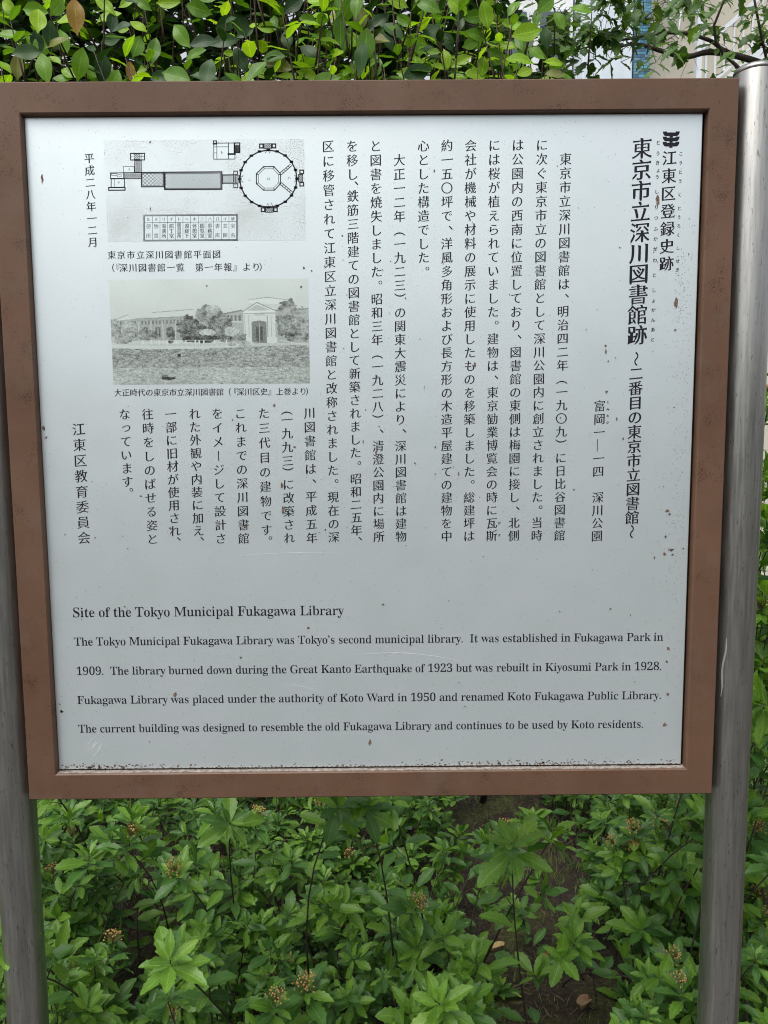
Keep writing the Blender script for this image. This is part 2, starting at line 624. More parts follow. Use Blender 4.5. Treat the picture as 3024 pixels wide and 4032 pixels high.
def column(parent, name, text, x, z0, z1, em, store, y, wts=None, m=None):
    """vertical text: centre of first glyph at z0, of last at z1 (mm)"""
    wts = wts or [1.0] * len(text)
    cum = np.cumsum([0] + wts)
    mid = (cum[:-1] + cum[1:]) / 2
    mid = (mid - mid[0]) / (mid[-1] - mid[0])
    ch = []
    for c, t in zip(text, mid):
        if c != '　':
            z = z0 + (z1 - z0) * t
            ch.append(glyph(store, c, x + random.uniform(-.15, .15), z, em))
    return mesh2d(name, ch, m or m_ink, parent, y)

def row(parent, name, text, x0, x1, z, em, store, y, wts=None, m=None):
    wts = wts or [1.0] * len(text)
    cum = np.cumsum([0] + wts)
    mid = (cum[:-1] + cum[1:]) / 2
    mid = (mid - mid[0]) / (mid[-1] - mid[0])
    ch = [glyph(store, c, x0 + (x1 - x0) * t, z, em, horiz=True) for c, t in zip(text, mid) if c != '　']
    return mesh2d(name, ch, m or m_ink, parent, y)

# ------------------------------------------------------------------ the sign
ZB = 0.966834
H = 0.99759
sign = empty('information_sign', (0, 0, 0), label='brown framed information board with Japanese and English text on two metal posts', cat='sign')
# frame: folded steel surround, outer 1.000 x 0.998 m, opening 10 mm deep
D0 = 0.010
ox0, ox1, oz0, oz1 = -0.5, 0.5, ZB, ZB + H
ix0, ix1, iz0, iz1 = -0.4590, 0.4610, ZB + 0.0385, ZB + 0.9572
fr = MB()
def loop(x0, x1, z0, z1, y):
    b = len(fr.v)
    fr.v += [(x0, y, z0), (x1, y, z0), (x1, y, z1), (x0, y, z1)]
    return b
e = 0.0014
loops = [loop(ox0, ox1, oz0, oz1, 0.040), loop(ox0, ox1, oz0, oz1, e), loop(ox0 + e, ox1 - e, oz0 + e, oz1 - e, 0.0),
         loop(ix0 - e, ix1 + e, iz0 - e, iz1 + e, 0.0), loop(ix0, ix1, iz0, iz1, e), loop(ix0 + .0008, ix1 - .0008, iz0 + .0008, iz1 - .0008, 0.0135)]
for a, b in zip(loops[:-1], loops[1:]):
    for k in range(4):
        k2 = (k + 1) % 4
        fr.f.append((a + k, a + k2, b + k2, b + k)); fr.mi.append(0)
fr.f.append((0, 3, 2, 1)); fr.mi.append(0)
frame = fr.build('frame', m_frame, sign)
# panel, held in front of the rebate, a few mm smaller than the opening
px0, px1, pz0, pz1 = -0.4580, 0.4566, ZB + 0.0417, ZB + 0.9560
pm = MB()
pm.box(px0, px1, D0, D0 + 0.003, pz0, pz1)
panel = pm.build('panel', m_panel, sign, bevel=0.0006)
lm = MB()
lm.box(ix0 + .001, ix1 - .001, 0.0004 + 0.002, D0 + 0.003, iz0 - 0.0002, iz0 + 0.0010)
lm.build('bottom_ledge', m_dust, sign)
YI = D0 - 0.0002
YP = D0 - 0.0001
pz = lambda zz: zz
root_print = panel
# shift all print into world height: glyph functions use mm above frame foot
_mesh2d = mesh2d
def mesh2d(name, chunks, m, parent, y):
    chunks = [(vv + np.array([0, ZB]), ff) for vv, ff in chunks]
    return _mesh2d(name, chunks, m, parent, y)

column(panel, 'heading_text', T1, 375.4, 911.3, 662.7, 28.6, J_BOLD, YI)
column(panel, 'heading_text', T2, 375.4, 630.2, 387.5, 20.6, J_BOLD, YI)
column(panel, 'heading_text', T3, 413.2, 898.6, 759.0, 20.6, J_BOLD, YI)
column(panel, 'address_text', ADDR[:6], 325.6, 565.7, 565.7 - 5 * 18.39, 16.8, J_BODY, YI)
column(panel, 'address_text', ADDR[7:], 325.6, 381.8 + 3 * 18.39, 381.8, 16.8, J_BODY, YI)
for x, t in BODY:
    w_ = [1.0] * len(t)
    z1 = 383.0
    z0 = 916.4
    if t.startswith('心'):
        z1 = 916.4 - 18.39 * (len(t) - 1)
    if 'を移し' in t:
        w_[3] = 0.55; w_[-1] = 0.6
        z1 = 378.0
    column(panel, 'body_text', t, x, z0, z1, 16.6, J_BODY, YI, w_)
for x, t in LOW:
    w_ = [1.0] * len(t)
    z0, z1 = 558.8, 382.2
    if t[0] == '（':
        w_[0] = 0.5; w_[5] = 0.75; z0 = 564.0
    if t[0] == 'た': w_[-1] = 0.5; z1 = 378.5
    if t[-1] == '、': w_[-1] = 0.55; z1 = 379.5
    if t[0] == 'な': z1 = 449.0; w_[-1] = 0.6
    column(panel, 'body_text', t, x, z0, z1, 16.6, J_BODY, YI, w_)
column(panel, 'signature_text', SIGNED, -405.1, 538.5, 385.0, 18.8, J_BODY, YI)
column(panel, 'date_text', DATE, -373.5, 902.7, 792.8, 14.0, J_BODY, YI)
row(panel, 'caption_text', CAP1, -348.5, -204.9, 775.5, 11.7, J_BODY, YI)
w_ = [1.0] * len(CAP2); w_[0] = .5; w_[1] = .6; w_[-1] = .5
row(panel, 'caption_text', CAP2, -350.7, -141.3, 758.3, 11.9, J_BODY, YI, w_)
w_ = [1.0] * len(CAP3); w_[CAP3.index('（')] = .9; w_[CAP3.index('『')] = .7; w_[-1] = .6
row(panel, 'caption_text', CAP3, -348.1, -80.9, 588.8, 10.9, J_BODY, YI, w_)
# furigana: (char, column x offset, z) rows measured along the headings
def ruby(text, pts, em):
    ch = [glyph(J_FINE, c, x, z, em) for c, (x, z) in zip(text, pts)]
    mesh2d('reading_text', ch, m_ink, panel, YI)
# px rows of zoomed photo converted to mm along the column
def zt(y):   # heading rows, linear between the first and last kanji of the main title
    t = (y - 370) / 1660.0
    return 911.3 - 248.6 * t * (1 + 0.012 * (1 - t))
ruby('とうきょうしりつふかがわとしょかんあと', [(397.2 + (1.0 if i in (3,) else 0), zt(y)) for i, y in enumerate((322, 415, 495, 560, 618, 745, 883, 975, 1072, 1160, 1252, 1350, 1485, 1620, 1715, 1800, 1890, 1980, 2072))], 6.3)
ruby('こうとうくとうろくしせき', [(428.6, zt(y)) for y in (418, 497, 577, 655, 775, 893, 970, 1048, 1128, 1245, 1360, 1438)], 5.8)
ruby('とみおか', [(337.2, 565.7 - (y - 672) * 0.1591 + 0) for y in (638, 702, 760, 818)], 4.5)
ruby('がす', [(186.0, 401.2), (186.0, 383.5)], 4.6)

# English lines
for zb, x0, x1, ch_, text in ENG:
    k = ch_ / capH
    pen = 0.0
    items = []
    sp_w = E_G['n'][2] * 0.46
    for c in text:
        if c == ' ':
            pen += sp_w
            continue
        vv, ff, adv = E_G[c]
        items.append((pen, vv, ff))
        pen += adv * 0.945
    kx = (x1 - x0) / pen
    mesh2d('english_text', [(((vv + np.array([p, 0])) * np.array([kx, k]) + np.array([x0, zb])) / 1000.0, ff) for p, vv, ff in items], m_ink, panel, YI)

# ward emblem: three stacked boat shapes
em_ = []
def P2(pts):
    return (np.array(pts, float) / 1000.0, [tuple(range(len(pts)))])
ex, ez = 414.6, 922.4
for dz in (7.3, 0.6, -6.1):
    w2 = 11.4
    pts = [(-w2, 3.2), (-6.2, 3.2), (-5.6, 1.9), (5.6, 1.9), (6.2, 3.2), (w2, 3.2), (11.0, 0.6), (9.6, -1.8), (7.6, -2.8), (2.2, -2.9), (2.2, -4.6), (-2.2, -4.6), (-2.2, -2.9), (-7.6, -2.8), (-9.6, -1.8), (-11.0, 0.6)]
    vv, ff = fill([np.array(pts)])
    em_.append(((vv + np.array([ex, ez + dz])) / 1000.0, ff))
mesh2d('ward_emblem', em_, m_ink, panel, YI)

# --- floor plan print
m_plan = mat('plan_paper_print', (0.62, 0.63, 0.62), 0.36, PANEL_MET)
v = coords(m_plan)
n1 = noise(m_plan, v, 700, 2, 0.5)
n2 = noise(m_plan, v, 16, 2, 0.5)
ad = N(m_plan, 'ShaderNodeMath', operation='ADD')
LK(m_plan, n1, ad.inputs[0])
ml = N(m_plan, 'ShaderNodeMath', operation='MULTIPLY')
ml.inputs[1].default_value = 0.35
LK(m_plan, n2, ml.inputs[0]); LK(m_plan, ml.outputs[0], ad.inputs[1])
rs = ramp(m_plan, [(0.74, (0.62, 0.69, 0.70)), (0.83, (0.36, 0.35, 0.32))])
LK(m_plan, ad.outputs[0], rs.inputs[0]); LK(m_plan, rs.outputs[0], B(m_plan).inputs['Base Color'])
m_white = mat('plan_white_print', (0.62, 0.695, 0.705), 0.36, PANEL_MET)
pp = MB()
pp.box(-0.3529, -0.0821, D0 - 0.00012, D0 + 0.001, ZB + 0.7935, ZB + 0.9260)
plan = pp.build('floor_plan_print', m_plan, panel)
def hp(x, y):   # drawing units of the plan -> mm on the plate
    t = (y - 84) / 658.0
    xl = 212 + 28 * t; xr = 1523 + 9 * t
    return (-352.9 + 270.9 * (x - xl) / (xr - xl), 925.9 - 132.2 * t * (1.0 + 0.02 * (1 - t)))
def seg(a, b, wd):
    a = np.array(hp(*a)); b = np.array(hp(*b))
    d = b - a; L = np.hypot(*d) + 1e-9; wd = wd * 1.7; n_ = np.array([-d[1], d[0]]) / L * wd / 2; d = d / L * wd / 2
    q = np.array([a - n_ - d, b - n_ + d, b + n_ + d, a + n_ - d]) / 1000.0
    return q, [(0, 1, 2, 3)]
def pl(pts, wd, close=False):
    if close: pts = list(pts) + [pts[0]]
    return [seg(a, b, wd) for a, b in zip(pts[:-1], pts[1:])]
def rect(x0, y0, x1, y1, wd):
    return pl([(x0, y0), (x1, y0), (x1, y1), (x0, y1)], wd, True)
def hatch(x0, y0, x1, y1, st, wd):
    out = []
    for s_ in (1, -1):
        c = x0 - (y1 - y0)
        while c < x1 + (y1 - y0):
            # line x = c + (y-y0)*1.25*s
            ya, yb = y0, y1
            k = 1.1 * s_
            xa, xb = c + (0 if s_ > 0 else (y1 - y0) * 1.1), 0
            xb = xa + (yb - ya) * k
            # clip in x
            lo, hi = (xa, xb) if xa < xb else (xb, xa)
            if hi > x0 and lo < x1:
                def atx(x): return ya + (x - xa) / k
                pa, pb = (xa, ya), (xb, yb)
                if pa[0] < x0: pa = (x0, atx(x0))
                if pa[0] > x1: pa = (x1, atx(x1))
                if pb[0] < x0: pb = (x0, atx(x0))
                if pb[0] > x1: pb = (x1, atx(x1))
                out.append(seg(pa, pb, wd))
            c += st
    return out
white = []
def wrect(x0, y0, x1, y1):
    q = np.array([hp(x0, y0), hp(x1, y0), hp(x1, y1), hp(x0, y1)]) / 1000.0
    white.append((q, [(0, 3, 2, 1)]))
wrect(612, 296, 978, 398); wrect(468, 296, 602, 378); wrect(990, 312, 1098, 362); wrect(474, 566, 1086, 742)
wrect(262, 334, 346, 384); wrect(932, 110, 1068, 206); wrect(342, 252, 410, 290)
cc = [(1288 + 185 * math.cos(t), 336 + 183 * math.sin(t)) for t in np.linspace(0, 2 * math.pi, 60)[:-1]]
white.append((np.array([hp(*q) for q in cc[::-1]]) / 1000.0, [tuple(range(59))]))
mesh2d('plan_white_area', white, m_white, plan, D0 - 0.00018)
L_ = []
L_ += rect(610, 290, 984, 402, 1.0); L_ += rect(617, 298, 976, 395, 0.45); L_ += hatch(617, 298, 976, 395, 25, 0.42)
L_ += rect(460, 290, 606, 383, 0.9); L_ += rect(468, 297, 600, 374, 0.4); L_ += hatch(468, 297, 600, 374, 25, 0.42)
L_ += rect(986, 309, 1064, 364, 0.7); L_ += rect(990, 314, 1060, 358, 0.3); L_ += hatch(990, 314, 1060, 358, 15, 0.28)
L_ += rect(1062, 286, 1086, 308, 0.7); L_ += rect(1062, 368, 1088, 392, 0.7); L_ += rect(1072, 312, 1098, 362, 0.5); L_ += hatch(1074, 314, 1096, 360, 12, 0.3)
for t0 in np.arange(0, 360, 360 / 20.):       # polygonal reading room wall with notched corners
    a0, a1 = R(t0), R(t0 + 18)
    p = [(1288 + 187 * math.cos(a), 337 + 185 * math.sin(a)) for a in (a0, a1)]
    L_.append(seg(p[0], p[1], 1.1))
    L_.append(seg((p[0][0] - 4, p[0][1]), (p[0][0] + 4, p[0][1]), 1.9))
octo = [(1257, 258), (1325, 258), (1368, 306), (1368, 368), (1328, 410), (1257, 410), (1210, 368), (1210, 304)]
L_ += pl(octo, 0.8, True)
oc2 = [(1288 + (x - 1288) * .84, 334 + (y - 334) * .82) for x, y in octo]
L_ += pl(oc2, 0.4, True)
for a, b in zip(octo, oc2): L_.append(seg(a, b, 0.6))
for a, b in (((1362, 300), (1430, 245)), ((1374, 310), (1442, 252)), ((1362, 372), (1440, 435)), ((1374, 362), (1448, 425))): L_.append(seg(a, b, 0.6))
for t in (0.2, .4, .6, .8):
    L_.append(seg((1362 + 68 * t, 300 - 55 * t), (1374 + 68 * t, 310 - 58 * t), 0.5)); L_.append(seg((1362 + 78 * t, 372 + 63 * t), (1374 + 74 * t, 362 + 63 * t), 0.5))
for cx_, cy_ in ((1284, 128), (1293, 540)):
    L_ += hatch(cx_ - 22, cy_ - 14, cx_ + 22, cy_ + 14, 12, 0.32); L_ += rect(cx_ - 24, cy_ - 16, cx_ + 24, cy_ + 16, 0.5)
    L_ += rect(cx_ - 52, cy_ - 14, cx_ - 30, cy_ + 10, 1.0); L_ += rect(cx_ + 30, cy_ - 14, cx_ + 52, cy_ + 10, 1.0)
L_ += rect(1484, 310, 1512, 358, 0.5); L_ += hatch(1486, 312, 1510, 356, 12, 0.32); L_ += rect(1494, 282, 1518, 304, 0.9); L_ += rect(1494, 362, 1518, 384, 0.9)
L_ += rect(389, 168, 480, 210, 0.8); L_ += rect(412, 172, 450, 206, 0.4); L_ += hatch(414, 174, 448, 204, 14, 0.28)
L_ += [seg((400, 190), (389, 190), 0.3), seg((462, 168), (462, 210), 0.3), seg((450, 188), (480, 188), 0.3)]
L_ += rect(416, 212, 458, 290, 0.7); L_ += hatch(422, 216, 452, 288, 12, 0.32)
L_ += rect(342, 252, 412, 290, 0.4); L_ += rect(346, 292, 458, 330, 0.7); L_ += hatch(350, 298, 454, 324, 12, 0.32)
L_ += rect(258, 292, 344, 328, 0.7); L_ += rect(264, 296, 300, 308, 0.3); L_ += rect(304, 304, 328, 318, 0.3)
L_ += rect(262, 330, 348, 386, 0.7); L_ += [seg((282, 330), (282, 386), 0.4)]; L_ += rect(246, 386, 352, 404, 0.9)
L_ += rect(932, 106, 1070, 208, 0.6); L_ += rect(930, 92, 950, 112, 0.8); L_ += [seg((932, 130), (1028, 130), 0.5), seg((952, 112), (952, 208), 0.5), seg((1028, 106), (1028, 208), 0.6), seg((1028, 176), (1070, 176), 1.4), seg((932, 168), (952, 168), 0.4)]
L_ += rect(1066, 106, 1102, 166, 0.9); L_ += hatch(1068, 120, 1100, 164, 9, 0.5)
for xx, yy, s_ in ((1284, 162, 1), (1296, 505, -1)):
    L_ += pl([(xx - 20, yy - 8 * s_), (xx - 12, yy + 10 * s_), (xx - 6, yy - 6 * s_)], 0.3); L_ += pl([(xx + 20, yy - 8 * s_), (xx + 12, yy + 10 * s_), (xx + 6, yy - 6 * s_)], 0.3)
for xx, s_ in ((1108, 1), (1474, -1)):
    L_ += pl([(xx, 322), (xx + 16 * s_, 314), (xx + 4 * s_, 330)], 0.3); L_ += pl([(xx, 352), (xx + 16 * s_, 358), (xx + 4 * s_, 344)], 0.3)
# key table
L_ += rect(474, 568, 1086, 742, 0.45); L_ += rect(480, 574, 1080, 736, 0.55); L_ += [seg((480, 620), (1080, 616), 0.35)]
for k in range(1, 12):
    x = 480 + k * 50
    L_.append(seg((x, 574), (x, 736), 0.3))
mesh2d('plan_lines', L_, m_inkg, plan, YI)
ch = []
for k, (a, t) in enumerate(TABLE):
    x = 505 + k * 50
    X_, Z_ = hp(x, 597); ch.append(glyph(J_BODY, a, X_, Z_, 5.4))
    ys = {2: (644, 706), 3: (642, 675, 708), 4: (634, 659, 684, 710)}[len(t)]
    for c, y in zip(t, ys):
        X_, Z_ = hp(x, y); ch.append(glyph(J_BOLD if len(t) > 2 else J_BODY, c, X_, Z_, 6.6 if len(t) < 4 else 5.6))
for c, x, y, s_ in (('ト', 985, 166, 5), ('チ', 312, 356, 4.5), ('ヌ', 380, 270, 4), ('ロ', 1288, 336, 4.5), ('ハ', 1424, 332, 4.5), ('ニ', 1164, 342, 4.5), ('ホ', 800, 342, 4.2), ('ヘ', 536, 332, 4)):
    X_, Z_ = hp(x, y); ch.append(glyph(J_BODY, c, X_, Z_, s_))
tag(mesh2d('plan_text', ch, m_ink, plan, YI), kind='stuff')

# --- old photograph print, drawn as a fine raster of tones
RW, RH = 400, 212
im = np.zeros((RH, RW))
yy, xx = np.mgrid[0:RH, 0:RW]
U = xx / (RW - 1) * 1440; Vv = yy / (RH - 1) * 760          # drawing units, y down
def smooth_noise(sx, sy, seed):
    g_ = np.random.default_rng(seed).random((RH // sy + 3, RW // sx + 3))
    a = yy / sy; b = xx / sx
    i = a.astype(int); j = b.astype(int); fa = a - i; fb = b - j
    return (g_[i, j] * (1 - fa) * (1 - fb) + g_[i + 1, j] * fa * (1 - fb) + g_[i, j + 1] * (1 - fa) * fb + g_[i + 1, j + 1] * fa * fb)
fine = np.random.default_rng(3).random((RH, RW))
im[:] = 0.585 + 0.05 * smooth_noise(60, 40, 1) - 0.03 * (Vv / 760)
def poly(pts, val, blend=1.0):
    ins = np.zeros((RH, RW), bool)
    n_ = len(pts)
    for k in range(n_):
        (xa, ya), (xb, yb) = pts[k], pts[(k + 1) % n_]
        if ya == yb: continue
        c = ((ya > Vv) != (yb > Vv)) & (U < (xb - xa) * (Vv - ya) / (yb - ya) + xa)
        ins ^= c
    im[ins] = im[ins] * (1 - blend) + (val if np.isscalar(val) else val[ins]) * blend
    return ins
def rc(x0, y0, x1, y1, val, bl=1.0): return poly([(x0, y0), (x1, y0), (x1, y1), (x0, y1)], val, bl)
G0 = 480
# left wing
poly([(0, 296), (130, 272), (600, 262), (600, 440), (0, 440)], 0.44)
poly([(10, 292), (130, 250), (300, 236), (330, 224), (600, 214), (604, 262), (180, 282), (20, 296)], 0.60)
for a, b in (((10, 292), (130, 250)), ((300, 236), (604, 214)), ((180, 280), (604, 264))):
    poly([a, b, (b[0], b[1] + 4), (a[0], a[1] + 4)], 0.34)
for x in range(40, 600, 26):
    y_ = 300 - (x - 40) * 0.02
    rc(x, y_, x + 11, y_ + 26, 0.30)
for x in range(60, 600, 88):
    rc(x, 344, x + 34, 415, 0.27); rc(x + 12, 350, x + 20, 412, 0.5); rc(x + 50, 300, x + 58, 440, 0.55)
# dome drum and rotunda
poly([(820, 252), (900, 232), (1440, 214), (1440, 470), (820, 470)], 0.47)
poly([(1010, 146), (1040, 136), (1140, 130), (1240, 136), (1290, 150), (1290, 200), (1010, 190)], 0.64)
poly([(1010, 146), (1140, 130), (1290, 150), (1290, 156), (1140, 137), (1010, 152)], 0.42)
poly([(1010, 176), (1290, 184), (1330, 206), (980, 210)], 0.58)
poly([(820, 246), (960, 220), (960, 230), (820, 256)], 0.34); poly([(1200, 222), (1440, 212), (1440, 222), (1200, 232)], 0.36)
for x in range(840, 960, 30):
    rc(x, 262, x + 16, 300, 0.30)
rc(830, 305, 960, 312, 0.6)
# portico
poly([(960, 236), (1065, 170), (1200, 228), (1200, 244), (960, 246)], 0.66)
poly([(990, 230), (1065, 184), (1165, 226)], 0.50)
poly([(955, 236), (1065, 166), (1205, 230), (1205, 236), (1065, 174), (955, 243)], 0.36)
rc(965, 246, 1195, 460, 0.63)
rc(965, 246, 1195, 250, 0.36); rc(1045, 250, 1120, 266, 0.52)
ar = (np.abs(U - 1078) < 55) & (Vv > 310 - np.sqrt(np.maximum(0, 1 - ((U - 1078) / 56) ** 2)) * 14 + 6) & (Vv < 462)
im[ar] = 0.33
rc(1056, 345, 1072, 450, 0.24); rc(1086, 345, 1102, 450, 0.24); rc(1076, 320, 1080, 460, 0.5)
for x in (972, 1000, 1136, 1164): rc(x, 262, x + 5, 430, 0.42)
rc(962, 420, 1020, 465, 0.66); rc(1136, 420, 1206, 465, 0.66)
rc(1215, 330, 1250, 410, 0.33)
# trees and shrubs in blotches
def blob(cx_, cy_, rx_, ry_, val, seed):
    nn = smooth_noise(9, 7, seed) * .6 + smooth_noise(4, 3, seed + 50) * .5
    m_ = ((U - cx_) / rx_) ** 2 + ((Vv - cy_) / ry_) ** 2 + (nn - .5) * 1.3 < 1
    im[m_] = val + (nn[m_] - .5) * 0.34 + (fine[m_] - .5) * 0.08
blob(700, 300, 110, 110, 0.38, 10); blob(560, 360, 80, 90, 0.28, 11); blob(680, 400, 110, 60, 0.30, 12); blob(800, 330, 80, 90, 0.33, 13)
blob(740, 215, 60, 30, 0.45, 14); blob(700, 385, 60, 28, 0.52, 15); blob(880, 380, 60, 45, 0.48, 16); blob(1300, 290, 90, 130, 0.38, 17)
blob(1390, 330, 80, 110, 0.42, 18); blob(1330, 400, 60, 60, 0.34, 19); blob(20, 340, 50, 60, 0.40, 20); blob(130, 350, 60, 70, 0.42, 21)
blob(260, 400, 80, 40, 0.34, 22); blob(430, 400, 30, 60, 0.30, 23); blob(650, 430, 140, 26, 0.20, 24); blob(830, 430, 70, 25, 0.28, 25); blob(60, 430, 80, 40, 0.42, 26); blob(930, 420, 50, 40, 0.36, 27)
# fence, path, lawn
rc(0, 462, 1440, 484, 0.56)
rc(215, 438, 860, 442, 0.55)
for x in (220, 280, 340, 400, 465, 535, 605, 632, 665, 745, 832): rc(x, 436, x + 11, 466, 0.66)
poly([(0, 470), (500, 482), (900, 480), (1440, 500), (1440, 525), (1100, 500), (600, 495), (0, 500)], 0.60)
gr_ = smooth_noise(5, 2, 31) * .5 + smooth_noise(3, 1, 32) * .35 + fine * .25
lawn = Vv > 492 + 12 * np.sin(U / 300.)
im[lawn] = (0.16 + 0.40 * gr_ + 0.09 * smooth_noise(70, 25, 33))[lawn]
edge = (Vv > 640)
im[lawn & edge] += 0.08
blob(950, 466, 110, 22, 0.48, 40)
poly([(1225, 440), (1440, 480), (1440, 486), (1225, 446)], 0.62)
rc(355, 690, 400, 720, 0.25, .7); blob(400, 716, 50, 12, 0.15, 41); rc(480, 540, 500, 560, 0.14)
im += (fine - .5) * (0.05 + 0.09 * (Vv > 260))
im = (im - 0.60) * 1.45 + 0.63 + 0.05 * (1 - np.clip(np.minimum(xx, 60) / 60., 0, 1)) * .6
im = np.clip(im, 0.05, 0.72)
x0p, x1p, z0p, z1p = -0.3537, -0.0800, ZB + 0.5998, ZB + 0.7425
cx_ = np.linspace(x0p, x1p, RW); cz_ = np.linspace(z1p, z0p, RH)
GX, GZ = np.meshgrid(cx_, cz_)
pv = np.stack([GX.ravel(), np.full(GX.size, D0 - 0.00015), GZ.ravel()], 1)
ii = (np.arange(RH - 1)[:, None] * RW + np.arange(RW - 1)[None, :]).ravel()
pf = np.stack([ii, ii + RW, ii + RW + 1, ii + 1], 1)
me = bpy.data.meshes.new('photograph_print')
me.vertices.add(len(pv)); me.vertices.foreach_set('co', pv.ravel())
me.loops.add(pf.size); me.loops.foreach_set('vertex_index', pf.ravel().astype(np.int32))
me.polygons.add(len(pf)); me.polygons.foreach_set('loop_start', (np.arange(len(pf)) * 4).astype(np.int32))
me.update(calc_edges=True); me.validate()
at_ = me.color_attributes.new('tone', 'FLOAT_COLOR', 'POINT')
cols = np.stack([im * 0.93, im * 1.03, im * 0.96, np.ones_like(im)], -1).reshape(-1)
at_.data.foreach_set('color', cols.astype(np.float32))
m_photo = mat('photograph_print', (0.5, 0.5, 0.5), 0.36, PANEL_MET)
an = N(m_photo, 'ShaderNodeAttribute'); an.attribute_name = 'tone'
LK(m_photo, an.outputs['Color'], B(m_photo).inputs['Base Color'])
me.materials.append(m_photo)
put('photograph_print', me, panel)

# --- corrosion spots and flaked paint on the plate
SPOTS = [
    (398.6,842.7,3.5,2.5),(348.1,780.5,1.7,1),(305.0,670.7,1.1,1),(443.6,771.6,1.4,1),(428.2,706.7,3.5,3),(428.3,669.2,2.3,1),(319.0,698.3,0.8,1),(290.2,834.2,0.7,1),
    (363.4,786.8,0.7,1),(395.5,774.2,1.1,1),(400.8,761.3,1.1,1),(421.2,827.8,1.4,1),(422.3,823.3,1.1,1),(442.8,818.7,0.9,1),(331.8,648.2,2.7,1),(332.4,640.5,2.4,2.5),
    (336.2,626.6,2.0,1),(346.3,631.9,1.3,1),(397.7,640.4,0.8,1),(334.8,585.0,2.8,1),(349.9,547.1,2.0,1.8),(359.8,519.5,1.6,1.5),(291.3,448.0,1.8,1),(354.2,454.4,0.7,1),
    (425.2,417.0,4.0,1),(428.5,412.1,2.8,1),(423.9,379.8,2.3,1.5),(432.6,360.3,4.8,1),(423.1,354.7,3.2,1),(434.4,353.8,2.4,1),(449.4,362.6,2.3,1),(408.7,349.1,2.0,2),
    (320.4,332.7,1.1,1),(413.3,373.4,0.6,1),(421.7,562.5,0.8,1),(430.1,563.0,1.6,1),(418.2,451.5,0.9,1),(312.7,526.9,0.6,1),(150.3,624.1,2.6,2),(79.8,593.6,1.0,1),
    (95.0,509.9,1.5,1),(66.3,487.1,1.4,1),(95.3,471.9,1.4,1),(120.4,481.8,1.4,1),(128.0,471.9,1.7,2),(74.0,659.5,1.0,1),(270.7,549.4,1.1,2),(163.5,353.1,1.2,1),
    (81.5,396.0,0.7,1),(157.8,437.9,0.8,1),(261.3,888.8,1.0,1),(197.7,719.1,1.2,1),(106.2,761.5,0.9,1),(103.4,718.6,1.2,1),(94.0,883.5,1.6,2),(145.7,815.7,0.9,1),
    (-32.4,799.0,1.6,1),(22.7,753.4,1.3,1),(54.0,715.0,1.6,1),(33.5,764.6,1.1,1),(-27.5,720.0,0.9,1),(-57.0,758.7,1.4,1),(-32.2,647.4,0.9,1),(-75.3,752.5,1.1,1),
    (-50.6,805.0,1.3,1),(31.7,695.2,0.6,1),(-31.6,767.1,0.9,1),(-2.5,562.4,1.0,1.5),(-6.5,518.0,1.6,2),(15.9,539.2,1.6,1),(11.5,501.9,2.5,2),(14.9,608.6,1.0,2),
    (-46.8,600.2,1.0,1),(-46.0,539.3,1.3,1),(66.1,487.4,1.3,1.5),(95.1,510.0,1.3,1),(79.8,593.9,1.0,1),(-61.5,393.5,1.5,1),(-30.3,397.4,0.9,1),(-70.4,390.0,0.9,1),
    (52.9,370.0,1.0,1),(-32.0,647.2,0.9,1),(36.0,454.8,0.7,1),(-130.2,569.6,2.9,1),(-103.2,511.6,2.5,1),(-121.1,423.0,3.4,2.5),(-121.8,457.3,2.7,2),(-175.6,399.3,4.6,1),
    (-322.3,443.6,1.8,1),(-282.3,397.8,2.1,1),(-389.1,384.9,1.4,1),(-388.8,465.0,0.9,1),(-350.1,386.9,1.0,1),(-431.6,389.8,1.4,1),(-61.4,393.8,1.6,1),(-343.6,368.8,1.0,1),
    (-189.2,549.7,1.4,1.5),(-85.6,756.7,2.3,1),(-75.2,752.5,1.5,1),(-324.4,825.3,1.3,1),(-352.3,909.5,0.9,1),(-290.3,923.0,1.9,1),(-293.1,836.2,1.3,2),(-219.7,733.2,1.7,1),
    (-89.8,730.8,2.5,1),(-191.1,692.5,1.5,1),(-251.4,692.0,1.1,1),(-105.5,706.4,1.7,1),(-99.3,681.9,1.3,1),(-262.7,640.5,2.1,1),(-169.4,626.6,1.7,1),(-83.5,661.2,1.7,1),
    (-271.0,677.5,2.1,1),(-223.5,611.3,1.2,1),(-88.6,251.0,2.9,1),(-186.8,207.9,2.3,1),(-284.0,153.8,3.8,1.3),(-0.9,78.8,3.8,1.8),(-449.8,129.3,3.2,1),(-351.4,284.5,1.7,1),
    (-452.2,140.7,1.7,1),(-324.1,83.2,1.3,1),(-414.3,266.1,1.4,1),(19.8,284.8,2.3,1),(274.3,272.0,2.0,1),(347.3,275.3,2.3,1),(434.4,147.9,3.3,1),(431.0,102.0,3.9,1),
    (432.8,216.1,3.5,1),(138.2,132.3,1.5,1),(114.4,289.1,1.3,1),(129.3,168.3,1.2,1),(376.5,266.1,1.5,1),(385.6,167.3,1.2,1),(431.1,196.6,2.9,1),(-438.1,876.4,2.2,3.6),
    (-454.6,540.8,3.0,1.6),(-451.2,527.1,2.2,1),(-450.1,130.2,2.8,1),
]
rs_ = random.Random(5)
blot = []
def blotch(x, z, r, el=1.0):
    n_ = 11
    pts = []
    for k in range(n_):
        a = 2 * math.pi * k / n_
        q = r * rs_.uniform(0.5, 1.15)
        pts.append(((x + math.cos(a) * q) / 1000., (z + math.sin(a) * q * el) / 1000.))
    blot.append((np.array(pts), [tuple(range(n_))]))
